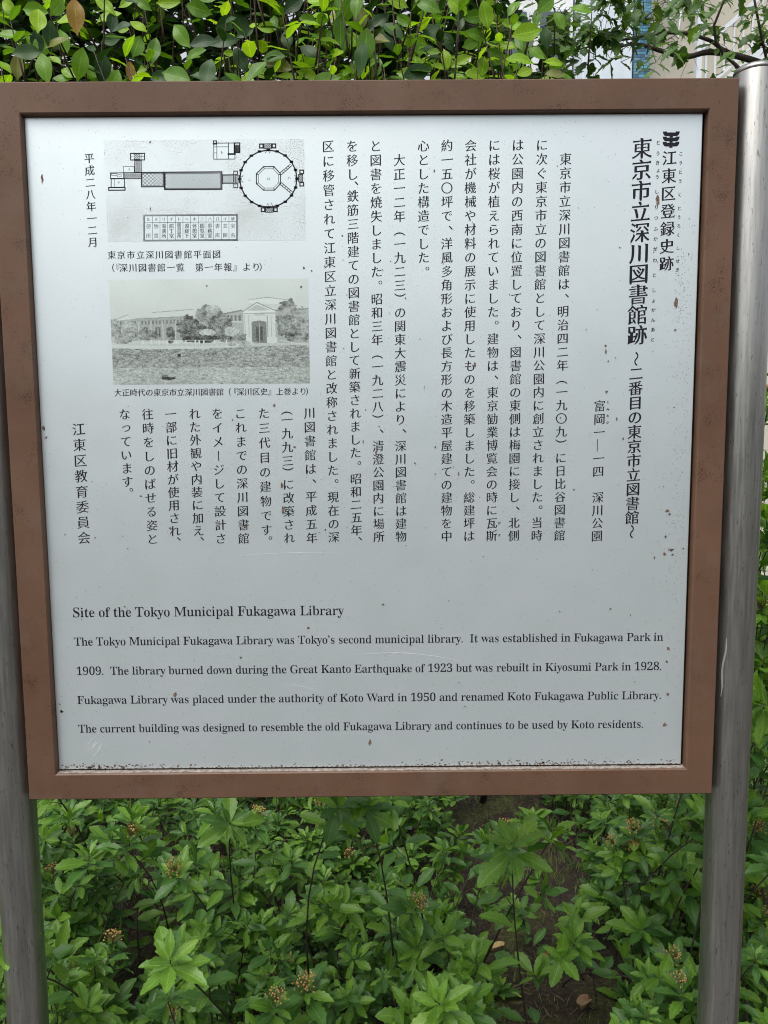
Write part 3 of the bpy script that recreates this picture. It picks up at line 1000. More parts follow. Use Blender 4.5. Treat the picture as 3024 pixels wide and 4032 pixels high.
for x, z, r, el in SPOTS:
    if r > 4:                                   # large stains are clusters of flakes
        for _ in range(int(9 + 3 * el)):
            blotch(x + rs_.gauss(0, r * .42), z + rs_.gauss(0, r * .42 * el), r * rs_.uniform(.10, .30))
        blotch(x, z, r * .45, el)
    else:
        blotch(x, z, r * 0.8, el)
        for _ in range(2):
            blotch(x + rs_.gauss(0, r), z - abs(rs_.gauss(0, r * 1.5)), 0.35)
for _ in range(520):                            # pitted area at the right edge
    t = rs_.betavariate(2, 1.6)
    blotch(452 - abs(rs_.gauss(0, 14)) - 2, 120 + 700 * t, rs_.choice((.25, .3, .45, .6)))
for _ in range(60):
    blotch(rs_.uniform(424, 440), rs_.uniform(675, 770), rs_.uniform(.3, .8))
for _ in range(420):                            # loose pits everywhere
    blotch(rs_.uniform(-450, 450), rs_.uniform(46, 940), rs_.choice((.25, .3, .35, .5)))
for _ in range(260):                            # rusting bottom edge
    x = rs_.choice((rs_.uniform(-450, 450), rs_.gauss(260, 90), rs_.gauss(-395, 35)))
    if -455 < x < 453:
        blotch(x, 43.6 + abs(rs_.gauss(0, 3.2)), rs_.uniform(.6, 2.2), rs_.uniform(.4, .9))
x = -455
while x < 452:
    blotch(x, 42.6, rs_.uniform(.8, 2.4), .4); x += rs_.uniform(1.5, 7)
tag(mesh2d('rust_spots', blot, m_rust, panel, D0 - 0.00035), kind='stuff')

m_scuff = mat('pale_scuff', (0.74, 0.76, 0.76), 0.6)
sc_ = []
def scratch(x0, z0, x1, z1, wd, bow=0):
    n_ = 10
    top, bot = [], []
    for k in range(n_ + 1):
        t = k / n_
        x = x0 + (x1 - x0) * t; z = z0 + (z1 - z0) * t + bow * math.sin(math.pi * t)
        ww = wd * math.sin(math.pi * min(.97, max(.03, t))) * rs_.uniform(.5, 1.2) / 2
        top.append((x / 1000, (z + ww) / 1000)); bot.append((x / 1000, (z - ww) / 1000))
    vv = np.array(bot + top)
    sc_.append((vv, [(k, k + 1, n_ + 2 + k, n_ + 1 + k) for k in range(n_)]))
for k in range(9):
    x = -407 + rs_.gauss(0, 5); z = 74 + rs_.gauss(0, 6)
    scratch(x - 4, z - 5, x + 4, z + 5, 1.4)
scratch(-40, 209, 150, 196, .5, 10); scratch(-120, 168, -60, 150, .4, 3); scratch(-250, 350, 20, 356, .35, 8); scratch(240, 400, 330, 396, .35, -3)
for z in (905, 880, 850, 820, 790):
    scratch(-420 + rs_.gauss(0, 2), z, -418 + rs_.gauss(0, 2), z - 22, 2.2)
tag(mesh2d('pale_scuffs', sc_, m_scuff, panel, D0 - 0.0003), kind='stuff')

pits = []
blot_keep = blot
blot = pits
for _ in range(900):
    side = rs_.choice('tttblr')
    a = rs_.uniform(-498, 498); o_ = rs_.uniform(3, 38)
    dens = .5 + .5 * math.sin(a * .021 + ord(side)) * math.sin(a * .0073 + 2)
    if rs_.random() > dens: continue
    x, z = {'t': (a, 997 - o_), 'b': (a, o_ + 1), 'l': (-499 + o_, a + 499), 'r': (499 - o_ + 1, a + 499)}[side]
    if not (-499 < x < 499 and 1 < z < 996): continue
    blotch(x, z, rs_.choice((.25, .3, .35, .45, .6, .9)))
tag(mesh2d('paint_pits', pits, m_pit, frame, -0.00015), kind='stuff')

# --- posts with slightly domed caps
for sx in (-1, 1):
    po = MB()
    cx0 = sx * 0.5345
    n_ = 40
    rads = [(0, .0295), (2.0, .0295), (2.002 + 0, .0292), (2.0065, .0262), (2.0085, .017), (2.009, 0.001)]
    prof = [(-0.05, .0295), (0.5, .0295), (1.0, .0295), (1.5, .0295), (1.9775, .0295), (1.9800, .0288)]
    po.tube([(cx0, 0.028, z) for z, _ in prof], [r for _, r in prof], n_)
    post = po.build('post', m_post, sign, smooth=True)
    cp = MB()
    capf = [(1.9786, .0296), (1.9830, .0292), (1.9870, .0262), (1.9890, .0170), (1.9896, .0008)]
    cp.tube([(cx0, 0.028, z) for z, _ in capf], [r for _, r in capf], n_)
    cp.build('post_cap', m_post, post, smooth=True)
    if sx > 0:
        scp = MB()
        ring = []
        for k in range(13):
            t = k / 12
            z = 1.199 - 0.088 * t
            a = R(-132 - 10 * t + (2.5 * math.sin(t * 9)))
            wv = 0.0006 + 0.0011 * math.sin(math.pi * min(1, t * 1.1)) * (1.3 if t > .6 else .7)
            for dd in (-wv, wv):
                aa = a + dd / .0295
                ring.append((cx0 + .0298 * math.cos(aa), 0.028 + .0298 * math.sin(aa), z))
        scp.v = ring
        scp.f = [(2 * k, 2 * k + 1, 2 * k + 3, 2 * k + 2) for k in range(12)]; scp.mi = [0] * 12
        scp.build('scraped_paint_mark', m_scrape, post)
# brackets joining frame and posts (behind the frame)
for sx in (-1, 1):
    for z in (1.12, 1.83):
        bk = MB()
        bk.box(min(sx * .4995, sx * .520), max(sx * .4995, sx * .520), 0.0405, 0.046, z - .02, z + .02)
        bk.build('bracket', m_post, sign)

# ------------------------------------------------------------------ leaves
def leafmat(name, c0, c1, rough, trans, back=1.0, spec=0.5):
    m = mat(name, c0, rough, 0, spec)
    b = B(m)
    oi = N(m, 'ShaderNodeObjectInfo')
    gi = N(m, 'ShaderNodeNewGeometry')
    ad = N(m, 'ShaderNodeMath', operation='ADD')
    LK(m, oi.outputs['Random'], ad.inputs[0]); LK(m, gi.outputs['Random Per Island'], ad.inputs[1])
    fr_ = N(m, 'ShaderNodeMath', operation='FRACT')
    LK(m, ad.outputs[0], fr_.inputs[0])
    base = mixc(m, fr_.outputs[0], c0, c1)
    uv = N(m, 'ShaderNodeUVMap'); uv.uv_map = 'leaf'
    sx = N(m, 'ShaderNodeSeparateXYZ')
    LK(m, uv.outputs[0], sx.inputs[0])
    ab = N(m, 'ShaderNodeMath', operation='ABSOLUTE')
    LK(m, sx.outputs[0], ab.inputs[0])
    # midrib
    mr = ramp(m, [(0.03, (1, 1, 1)), (0.09, (0, 0, 0))])
    LK(m, ab.outputs[0], mr.inputs[0])
    # side veins: fract((v - |u|*0.45)*9)
    k1 = N(m, 'ShaderNodeMath', operation='MULTIPLY'); k1.inputs[1].default_value = 0.42
    LK(m, ab.outputs[0], k1.inputs[0])
    k2 = N(m, 'ShaderNodeMath', operation='SUBTRACT')
    LK(m, sx.outputs[1], k2.inputs[0]); LK(m, k1.outputs[0], k2.inputs[1])
    k3 = N(m, 'ShaderNodeMath', operation='MULTIPLY'); k3.inputs[1].default_value = 9
    LK(m, k2.outputs[0], k3.inputs[0])
    k4 = N(m, 'ShaderNodeMath', operation='PINGPONG'); k4.inputs[1].default_value = 0.5
    LK(m, k3.outputs[0], k4.inputs[0])
    vr = ramp(m, [(0.02, (0.55, 0.55, 0.55)), (0.14, (0, 0, 0))])
    LK(m, k4.outputs[0], vr.inputs[0])
    mxv = N(m, 'ShaderNodeMath', operation='MAXIMUM')
    LK(m, mr.outputs[0], mxv.inputs[0]); LK(m, vr.outputs[0], mxv.inputs[1])
    kk = N(m, 'ShaderNodeMath', operation='MULTIPLY'); kk.inputs[1].default_value = 0.38
    LK(m, mxv.outputs[0], kk.inputs[0])
    light = tuple(min(1, x * 1.9 + 0.02) for x in c1)
    col = mixc(m, kk.outputs[0], base, light)
    nz = noise(m, coords(m, (1, 1, 1)), 22, 4, 0.6)
    rz = ramp(m, [(0.35, (0.80, 0.84, 0.78)), (0.65, (1.12, 1.10, 1.05))])
    LK(m, nz, rz.inputs[0])
    col = mixc(m, 1.0, col, rz.outputs[0], 'MULTIPLY')
    LK(m, col, b.inputs['Base Color'])
    bump(m, mxv.outputs[0], 0.25, -0.0006)
    tr = N(m, 'ShaderNodeBsdfTranslucent')
    tc_ = mixc(m, 1.0, col, (1.5, 1.5, 0.55), 'MULTIPLY')
    LK(m, tc_, tr.inputs['Color'])
    mx = N(m, 'ShaderNodeMixShader'); mx.inputs[0].default_value = trans
    LK(m, b.outputs[0], mx.inputs[1]); LK(m, tr.outputs[0], mx.inputs[2])
    LK(m, mx.outputs[0], m.node_tree.nodes['Material Output'].inputs[0])
    return m

SPM = [leafmat('spirea_leaf', (0.098, 0.215, 0.026), (0.150, 0.290, 0.036), 0.42, 0.34),
       leafmat('spirea_leaf_dark', (0.045, 0.125, 0.024), (0.078, 0.185, 0.034), 0.46, 0.30),
       leafmat('spirea_leaf_young', (0.150, 0.300, 0.040), (0.230, 0.390, 0.055), 0.45, 0.40)]
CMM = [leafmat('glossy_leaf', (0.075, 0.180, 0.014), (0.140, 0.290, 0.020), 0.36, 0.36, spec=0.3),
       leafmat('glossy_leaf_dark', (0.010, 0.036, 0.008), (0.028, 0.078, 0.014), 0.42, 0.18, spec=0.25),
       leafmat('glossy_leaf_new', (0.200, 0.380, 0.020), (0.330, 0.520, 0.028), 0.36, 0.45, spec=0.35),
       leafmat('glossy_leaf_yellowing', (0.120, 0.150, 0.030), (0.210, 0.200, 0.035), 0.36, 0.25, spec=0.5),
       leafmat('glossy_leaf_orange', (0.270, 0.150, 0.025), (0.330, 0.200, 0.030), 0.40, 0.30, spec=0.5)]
TRM = [leafmat('tree_leaf', (0.045, 0.110, 0.024), (0.075, 0.160, 0.032), 0.50, 0.35),
       leafmat('tree_leaf_light', (0.070, 0.150, 0.025), (0.110, 0.200, 0.035), 0.48, 0.35)]

def leaf_geo(kind, seed):
    r = random.Random(seed)
    if kind == 'spirea':
        n = 12; wmax = r.uniform(.172, .215); pk = r.uniform(.50, .58); fold = r.uniform(.05, .11); droop = r.uniform(.02, .22)
    elif kind == 'glossy':
        n = 9; wmax = r.uniform(.24, .30); pk = r.uniform(.44, .52); fold = r.uniform(.04, .10); droop = r.uniform(.03, .25)
    else:
        n = 12; wmax = r.uniform(.26, .34); pk = r.uniform(.30, .38); fold = r.uniform(.03, .1); droop = r.uniform(.05, .35)
    twist = r.uniform(-.25, .25)
    V, UV = [], []
    for i in range(n + 1):
        t = i / n
        s = t / pk if t < pk else (1 - t) / (1 - pk)
        s = max(0.0, s)
        if kind == 'spirea':
            wd = wmax * math.sin(s * math.pi / 2) ** (1.1 if t < pk else .74)
            if t > .40 and i < n:
                wd *= 1.10 if i % 2 else 0.90
        elif kind == 'glossy':
            wd = wmax * (math.sin(s * math.pi / 2) ** (.8 if t < pk else .85))
            if t > .86: wd *= .62
        else:
            wd = wmax * math.sin(s * math.pi / 2) ** .9
            wd *= (1.22 if i % 3 == 1 else .82) if 0 < i < n else 1
        wd = max(wd, 0.008 if t > 0 else 0.012)
        y = t
        z = -droop * t * t + 0.015 * math.sin(t * 9 + seed)
        tw = twist * t
        for sd in (-1, -.5, 0, .5, 1):
            lift = fold * abs(sd) * (wd / wmax) + (0.012 * math.sin(t * 14 + sd * 3) if abs(sd) == 1 else 0)
            x_ = sd * wd
            V.append((x_ * math.cos(tw) - lift * math.sin(tw), y, z + x_ * math.sin(tw) + lift * math.cos(tw)))
            UV.append((sd, t))
    F = []
    for i in range(n):
        for k in range(4):
            a = i * 5 + k
            F.append((a, a + 1, a + 6, a + 5))
    return np.array(V), F, np.array(UV)

def lite_geo(kind, seed):
    V, F, UV = leaf_geo(kind, seed)
    n = len(V) // 5 - 1
    rows_ = sorted({0, round(n * .25), round(n * .5), round(n * .78), n})
    idx = [r_ * 5 + c for r_ in rows_ for c in (0, 2, 4)]
    F2 = [(a, a + 1, a + 4, a + 3) for i in range(len(rows_) - 1) for a in (i * 3, i * 3 + 1)]
    return V[idx], F2, UV[idx]
GEO = {k: [leaf_geo(k, s) for s in range(5)] + [lite_geo(k, s) for s in range(5)] for k in ('spirea', 'glossy', 'tree')}
LMESH = {}
MATS = {'spirea': SPM, 'glossy': CMM, 'tree': TRM}
def leaf_mesh(kind, var, mi):
    key = (kind, var, mi)
    if key not in LMESH:
        V, F, UV = GEO[kind][var]
        me = bpy.data.meshes.new(kind + '_leaf')
        me.from_pydata(V.tolist(), [], F)
        ul = me.uv_layers.new(name='leaf')
        lv = np.zeros(len(me.loops), np.int32); me.loops.foreach_get('vertex_index', lv)
        ul.data.foreach_set('uv', UV[lv].ravel())
        me.materials.append(MATS[kind][mi])
        me.polygons.foreach_set('use_smooth', [True] * len(F))
        LMESH[key] = me
    return LMESH[key]

CI = cam.matrix_world.inverted()
FX = 3040 / 4032
def screen(p):
    q = CI @ Vector(p)
    if q.z > -0.05:
        return None
    return (0.5 + q.x / -q.z * 3040 / 3024, 0.5 - q.y / -q.z * FX, -q.z)

def importance(M, ln):
    s = screen(M @ Vector((0, .5, 0)))
    if s is None:
        return 0
    x, y, d = s
    if not (-.03 < x < 1.03 and -.03 < y < 1.03):
        return 0
    if M.translation.y > 0.05 and .03 < x < .93 and .085 < y < .77:
        return 0
    return ln / d

def frame_from(dirv, nrm):
    y = dirv.normalized()
    z = (nrm - y * nrm.dot(y))
    if z.length < 1e-4:
        z = Vector((0, 0, 1)).cross(y)
    z.normalize()
    x = y.cross(z)
    return Matrix(((x.x, y.x, z.x, 0), (x.y, y.y, z.y, 0), (x.z, y.z, z.z, 0), (0, 0, 0, 1)))

class Plant:
    def __init__(s, kind, name, loc, **kw):
        s.kind = kind
        s.root = empty(name, loc, **kw)
        s.loc = Vector(loc)
        s.leaves = []
        s.heads = []
    def leaf(s, p, d, nrm, ln, mi=0, lite=False):
        M = Matrix.Translation(p) @ frame_from(d, nrm) @ Matrix.Diagonal((ln, ln, ln, 1))
        s.leaves.append((M, ln, random.randrange(5) + (5 if lite else 0), mi))
    def finish(s, cap=290):
        ranked = sorted(s.leaves, key=lambda q: -importance(q[0], q[1]))
        T = Matrix.Translation(-s.loc)
        near, rest = [], []
        for q in ranked:
            (near if len(near) < cap and q[2] < 5 and importance(q[0], q[1]) > 0.012 else rest).append(q)
        for M, ln, var, mi in near:
            o = bpy.data.objects.new('leaf', leaf_mesh(s.kind, var, mi))
            COL.objects.link(o)
            o.parent = s.root
            o.matrix_basis = T @ M
        if rest:
            VV, FF, UU, MI = [], [], [], []
            off = 0
            for M, ln, var, mi in rest:
                V, F, UV = GEO[s.kind][var]
                A = np.array(T @ M)
                VV.append(V @ A[:3, :3].T + A[:3, 3])
                Fa = np.array(F) + off
                FF.append(Fa); UU.append(UV); MI.append(np.full(len(F), mi))
                off += len(V)
            VV = np.concatenate(VV); FF = np.concatenate(FF).astype(np.int32); UU = np.concatenate(UU); MI = np.concatenate(MI).astype(np.int32)
            me = bpy.data.meshes.new('foliage')
            me.vertices.add(len(VV)); me.vertices.foreach_set('co', VV.ravel())
            me.loops.add(FF.size); me.loops.foreach_set('vertex_index', FF.ravel())
            me.polygons.add(len(FF)); me.polygons.foreach_set('loop_start', (np.arange(len(FF)) * 4).astype(np.int32))
            me.polygons.foreach_set('material_index', MI)
            me.update(calc_edges=True)
            me.polygons.foreach_set('use_smooth', [True] * len(FF))
            ul = me.uv_layers.new(name='leaf')
            ul.data.foreach_set('uv', UU[FF.ravel()].ravel())
            for m in MATS[s.kind]:
                me.materials.append(m)
            o = put('foliage', me, s.root)
            tag(o, kind='stuff')

m_stem = mat('dark_bark', (0.035, 0.026, 0.020), 0.85)
v = coords(m_stem, (1, 1, .3))
ra = ramp(m_stem, [(0.3, (0.018, 0.013, 0.011)), (0.7, (0.075, 0.055, 0.042))])
LK(m_stem, noise(m_stem, v, 120, 5, .7), ra.inputs[0]); LK(m_stem, ra.outputs[0], B(m_stem).inputs['Base Color'])
m_twig = mat('brown_twig', (0.060, 0.036, 0.022), 0.7)
m_green_twig = mat('green_twig', (0.10, 0.12, 0.035), 0.6)

# spent flower head: a dome of thin stalks with dry seed capsules
m_head = mat('dry_flower_head', (0.42, 0.25, 0.09), 0.8)
ra = ramp(m_head, [(0.3, (0.32, 0.16, 0.05)), (0.7, (0.60, 0.38, 0.14))])
LK(m_head, noise(m_head, coords(m_head), 60, 3, .6), ra.inputs[0]); LK(m_head, ra.outputs[0], B(m_head).inputs['Base Color'])
m_stalk = mat('flower_stalk', (0.17, 0.14, 0.045), 0.7)
def head_mesh(seed):
    r = random.Random(seed)
    h = MB()
    for k in range(34):
        if r.random() < (0, .12, .25)[seed]: continue
        a = k * 2.39996 + r.uniform(-.3, .3); q = math.sqrt((k + .5) / 34) * r.uniform(.8, 1.2)
        rad = 0.0125 * q * r.uniform(.9, 1.1)
        tip = Vector((rad * math.cos(a), rad * math.sin(a), 0.0165 - 0.0065 * q * q + r.uniform(-.003, .002)))
        midp = Vector((tip.x * .45, tip.y * .45, tip.z * .55))
        h.tube([(0, 0, 0.001 * r.random()), midp, tip], [.00035, .00032, .0003], 3, 1)
        cr_ = r.uniform(.0011, .0017)
        b = len(h.v)
        for dx, dy, dz in ((1, 0, 0), (0, 1, 0), (-1, 0, 0), (0, -1, 0), (0, 0, 1.2), (0, 0, -1)):
            h.v.append(tuple(tip + Vector((dx, dy, dz)) * cr_))
        for f in ((0, 1, 4), (1, 2, 4), (2, 3, 4), (3, 0, 4), (1, 0, 5), (2, 1, 5), (3, 2, 5), (0, 3, 5)):
            h.f.append(tuple(b + i for i in f)); h.mi.append(0)
    me = bpy.data.meshes.new('dry_flower_head')
    me.from_pydata(h.v, [], h.f)
    me.materials.append(m_head); me.materials.append(m_stalk)
    me.polygons.foreach_set('material_index', h.mi)
    return me
HEADS = [head_mesh(s) for s in range(3)]

def bez(a, b, c, n=7):
    a, b, c = Vector(a), Vector(b), Vector(c)
    return [a * (1 - t) ** 2 + b * 2 * t * (1 - t) + c * t * t for t in [i / (n - 1) for i in range(n)]]

def rosette(pl_, base, tip, fl='', ln=0.055, bulk=True):
    tip = Vector(tip)
    rd = random
    outward = Vector((tip.x - base[0], tip.y - base[1], 0))
    if outward.length > 0.001:
        outward.normalize()
    toward = Vector((CAM.x - tip.x, CAM.y - tip.y, 0)).normalized()
    ax = (Vector((0, 0, 1)) * (1.0 if 'd' not in fl else .35) + outward * rd.uniform(.1, .4) + toward * rd.uniform(0.1, .45) + Vector((rd.uniform(-.25, .25), rd.uniform(-.25, .25), 0))).normalized()
    if 'u' in fl:
        ax = (ax + Vector((0, 0, 1.2))).normalized()
    # stem from the base, arching out to the tip
    b0 = Vector((base[0] * .55 + tip.x * .45 + rd.uniform(-.10, .10), base[1] * .55 + tip.y * .45 + rd.uniform(-.08, .08), 0.0))
    if tip.z > .42 and tip.y < .6:        # front shoots arch forward from behind
        b0 = Vector((tip.x * .8 + base[0] * .2 + rd.uniform(-.15, .15), tip.y + rd.uniform(.35, .6), 0.0))
    mid = Vector((b0.x * .55 + tip.x * .45, b0.y * .55 + tip.y * .45, max(tip.z * .62, .06))) - ax * 0.02 + Vector((rd.uniform(-.09, .09), rd.uniform(-.07, .07), 0))
    path = bez(b0, mid, tip - ax * 0.02, 8) + [tip]
    L = (tip - b0).length
    pl_.stems.append((path, [0.0025 - 0.0016 * (i / 8) for i in range(9)]))
    a0 = rd.uniform(0, 6.28)
    x = ax.orthogonal().normalized(); y = ax.cross(x)
    def mat_i():
        if 'y' in fl: return 2 if rd.random() < .8 else 0
        if 'b' in fl: return 0 if rd.random() < .9 else 2
        return 0 if rd.random() < .55 else 1
    n = rd.randint(9, 14)
    k_ = .62 if ('y' in fl or 's' in fl) else 1.0
    for k in range(n):
        a = a0 + k * 2.39996
        q = k / (n - 1)                       # 0 = inner/top, 1 = outer
        tilt = R(35 + 55 * q) * (1.15 if 'd' in fl else 1.0)
        rad = x * math.cos(a) + y * math.sin(a)
        d = ax * math.cos(tilt) + rad * math.sin(tilt)
        l = ln * k_ * (0.42 + 0.60 * q) * rd.uniform(.72, 1.15)
        a += rd.uniform(-.3, .3); tilt *= rd.uniform(.8, 1.2)
        rad = x * math.cos(a) + y * math.sin(a); d = ax * math.cos(tilt) + rad * math.sin(tilt)
        p = tip - ax * (0.030 * q) + rad * 0.002
        pl_.leaf(p, d, ax * math.sin(tilt) - rad * math.cos(tilt) + Vector((0, 0, .35)), l, mat_i())
    # short side shoots
    for t in (rd.uniform(.72, .85), rd.uniform(.5, .68)):
        if rd.random() < .75:
            i = t * 8; j = int(i)
            p = path[j].lerp(path[j + 1], i - j)
            sd = (Vector((rd.uniform(-1, 1), rd.uniform(-1, .6), rd.uniform(.2, 1.1)))).normalized()
            q = p + sd * rd.uniform(.03, .075)
            pl_.stems.append(([p, p.lerp(q, .5) + Vector((0, 0, .003)), q], [.0012, .0009, .0007]))
            x2 = sd.orthogonal().normalized(); y2 = sd.cross(x2)
            for k in range(rd.randint(4, 7)):
                a = k * 2.39996 + rd.random() * .5; tl = R(rd.uniform(35, 85))
                rad = x2 * math.cos(a) + y2 * math.sin(a)
                d = sd * math.cos(tl) + rad * math.sin(tl)
                pl_.leaf(q - sd * rd.uniform(0, .02), d, sd * math.sin(tl) - rad * math.cos(tl) + Vector((0, 0, .4)), ln * rd.uniform(.42, .85), mat_i())
    # leaves down the shoot
    for t in (0.93, .87, .80, .73, .66, .58, .5, .42, .34):
        if rd.random() < .85:
            i = t * 8; j = int(i)
            p = path[j].lerp(path[j + 1], i - j)
            a = rd.uniform(0, 6.28)
            d = (Vector((math.cos(a), math.sin(a), rd.uniform(-.1, .7)))).normalized()
            pl_.leaf(p, d, Vector((0, 0, 1)) + toward * .3, ln * rd.uniform(.7, 1.0), 0 if rd.random() < .4 else 1)
    if 'h' in fl:
        pl_.heads.append((tip + ax * 0.004, ax))

ROS = [
    (-0.322,0.063,0.671,'b'),(-0.613,0.478,0.356,'b'),(-0.729,0.829,0.147,''),(-0.771,0.717,0.106,'y'),
    (-0.19,0.282,0.416,'h'),(-0.139,0.341,0.4,'h'),(-0.231,0.632,0.238,'h'),(-0.27,0.829,0.159,'hs'),
    (-0.41,0.429,0.594,'h'),(-0.56,0.581,0.582,'h'),(-0.549,0.587,0.639,''),(-0.649,0.579,0.554,'u'),
    (-0.713,0.655,0.438,'u'),(-0.736,0.647,0.362,''),(-0.713,0.836,0.211,''),(-0.707,0.892,0.308,''),
    (-0.626,0.947,0.131,''),(-0.388,0.732,0.262,''),(-0.299,0.44,0.698,'d'),(-0.406,0.764,0.564,''),
    (-0.292,0.733,0.276,'u'),(-0.11,0.565,0.438,'b'),(-0.071,1.08,0.119,'y'),(-0.065,0.266,0.815,'d'),
    (-0.014,0.267,0.818,'d'),(-0.317,0.863,0.481,'h'),(-0.663,0.476,0.334,'h'),(-0.412,0.4,0.316,'hd'),
    (-0.533,0.63,0.207,''),(-0.392,0.719,0.135,''),(-0.47,0.904,0.06,''),(-0.901,0.954,0.181,''),
    (-0.555,0.765,0.06,'b'),(-0.589,0.075,0.779,'bs'),(-0.566,0.031,0.742,'bs'),(-0.57,0.023,0.664,'bs'),
    (-0.598,0.072,0.75,'bs'),(-0.599,0.064,0.669,'bs'),(-0.57,0.339,0.369,'b'),(-0.574,0.469,0.271,''),
    (-0.381,1.085,0.156,''),(-0.462,0.742,0.357,''),(-1.043,1.258,0.319,''),(-0.734,0.845,0.296,''),
    (-0.333,1.234,0.109,''),(-0.223,1.242,0.196,''),(-0.504,0.465,0.241,''),(-0.342,0.619,0.113,''),
    (-0.811,0.73,0.233,''),(-0.093,0.732,0.274,''),(-0.135,0.881,0.06,''),(-0.524,1.101,0.307,''),
    (-0.567,0.87,0.544,''),(-1.025,1.422,0.21,''),(0.302,0.662,0.546,'hd'),(0.243,0.209,0.777,'dbu'),
    (0.433,0.975,0.425,'u'),(0.386,0.505,0.642,'d'),(0.073,1.236,0.146,'h'),(0.087,0.488,0.475,'h'),
    (0.166,0.949,0.166,'y'),(0.142,0.482,0.417,'b'),(0.203,0.408,0.414,'b'),(0.241,0.809,0.06,'y'),
    (0.116,0.228,0.46,'b'),(0.217,0.538,0.191,'b'),(0.324,0.795,0.06,'yu'),(0.468,0.642,0.353,'b'),
    (0.432,0.48,0.408,'b'),(0.568,0.658,0.511,'h'),(0.613,0.661,0.541,'h'),(0.615,0.655,0.489,'h'),
    (0.708,0.753,0.493,'h'),(0.791,0.746,0.429,'h'),(0.766,0.758,0.547,'h'),(0.663,0.495,0.56,''),
    (0.595,0.84,0.292,''),(0.604,0.556,0.375,''),(0.642,0.765,0.06,''),(0.621,0.406,0.404,'h'),
    (0.582,0.282,0.441,'h'),(0.712,0.733,0.303,''),(0.283,0.838,0.264,''),(0.399,0.948,0.165,''),
    (0.711,1.075,0.093,''),(0.635,0.845,0.34,''),(0.701,0.737,0.349,''),(0.81,0.735,0.325,''),
    (0.748,0.635,0.296,''),(0.644,0.536,0.187,''),(0.204,1.094,0.261,''),(0.176,1.415,0.178,''),
    (0.736,0.75,0.469,''),(0.261,1.245,0.236,''),(0.321,1.097,0.294,''),(0.824,0.756,0.526,'b'),
    (0.796,1.104,0.379,''),(0.034,0.513,0.709,'d'),(0.044,0.641,0.334,''),(0.073,0.397,0.305,'b'),
    (0.027,0.632,0.247,''),(0.824,0.502,0.633,'h'),(0.855,0.561,0.436,'h'),(0.837,0.483,0.449,'h'),
    (0.842,0.478,0.4,'h'),(0.818,0.497,0.584,'b'),(0.816,0.473,0.36,''),(0.885,0.621,0.175,''),
    (0.826,0.461,0.241,''),(0.877,0.569,0.514,''),(0.894,0.668,0.618,''),(1.046,0.991,1.583,'h'),
    (1.137,1.174,1.536,''),(1.04,0.972,1.401,'bs'),(0.832,0.555,1.362,'b'),(0.739,0.359,1.337,'b'),
    (0.742,0.354,1.298,''),(0.885,0.66,1.232,''),(0.78,0.438,1.224,'b'),(0.738,0.344,1.195,'b'),
    (0.739,0.339,1.147,'h'),(0.946,0.774,1.026,'h'),(0.822,0.523,1.053,'b'),(0.734,0.33,1.067,'b'),
    (0.771,0.414,0.999,'b'),(0.649,0.174,1.043,'bd'),(0.736,0.317,0.944,''),(0.716,0.314,0.912,''),
    (1.045,0.969,1.369,''),(-0.828,0.538,0.877,''),(-0.824,0.529,0.793,''),(-0.838,0.523,0.738,'b'),
]
shrub_defs = [  # x range owner, base, label
    ('far_left', (-0.86, 0.12), 'leafy green shrub at the far left, leaves reaching in front of the left post'),
    ('left', (-0.40, 0.55), 'broad green shrub with brown flower heads under the left half of the board'),
    ('mid', (0.00, 0.62), 'green shrub with a bright young sprig below the middle of the board'),
    ('gap', (0.26, 0.34), 'low bright green shrub in front of the bare soil patch'),
    ('right', (0.68, 0.62), 'green shrub with clustered brown flower heads just left of the right post'),
    ('far_right', (0.86, 0.10), 'tall green shrub right of the right post, brown flower heads up its side'),
]
plants = []
for nme, b, lab in shrub_defs:
    p_ = Plant('spirea', 'flowering_shrub', (b[0], b[1], 0), label=lab, cat='shrub', group='flowering shrubs around the board')
    p_.stems = []
    p_.base = b
    plants.append(p_)
def owner(x, y):
    if x < -0.545: return 0
    if x > 0.60 and y < 0.45: return 5
    best = min((1, 2, 3, 4), key=lambda i: (plants[i].base[0] - x) ** 2 + .6 * (plants[i].base[1] - y) ** 2)
    return best
for x, y, z, fl in ROS:
    i = owner(x, y)
    rosette(plants[i], plants[i].base, (x, y, z), fl, 0.080 if 'b' in fl else 0.075)

# growth between and behind: random shoots filling the bed, leaving the bare patch open
def bare(x, y):
    return abs(x - 0.43 - 0.05 * (y - 1)) < 0.19 and 0.42 < y < 2.1
def hgt(x, y):
    return 0.46 + 0.10 * math.sin(x * 4.1 + 1.3) * math.cos(y * 3.0) - (0.05 * max(0, y - .5))
cnt = 0
rf_ = random.Random(23)
while cnt < 900:
    x = rf_.uniform(-1.5, 1.7); y = rf_.uniform(0.10, 2.5)
    if bare(x, y): continue
    d_ = y + 1.08
    if abs(x) > 0.54 * d_ + .15: continue
    h_ = hgt(x, y)
    z = h_ * rf_.uniform(.25, 1.0)
    # keep below the sight lines of the explicit front shoots
    if y < .5 and z > .42: z = rf_.uniform(.15, .42)
    i = owner(x, y)
    b = plants[i].base
    rosette(plants[i], (x * .8 + b[0] * .2, y * .85 + b[1] * .15), (x, y, z), rf_.choice(('', '', '', 'h', 's', 'd') if rf_.random() < .5 else ('', 's', 'd')), rf_.uniform(.050, .072))
    cnt += 1
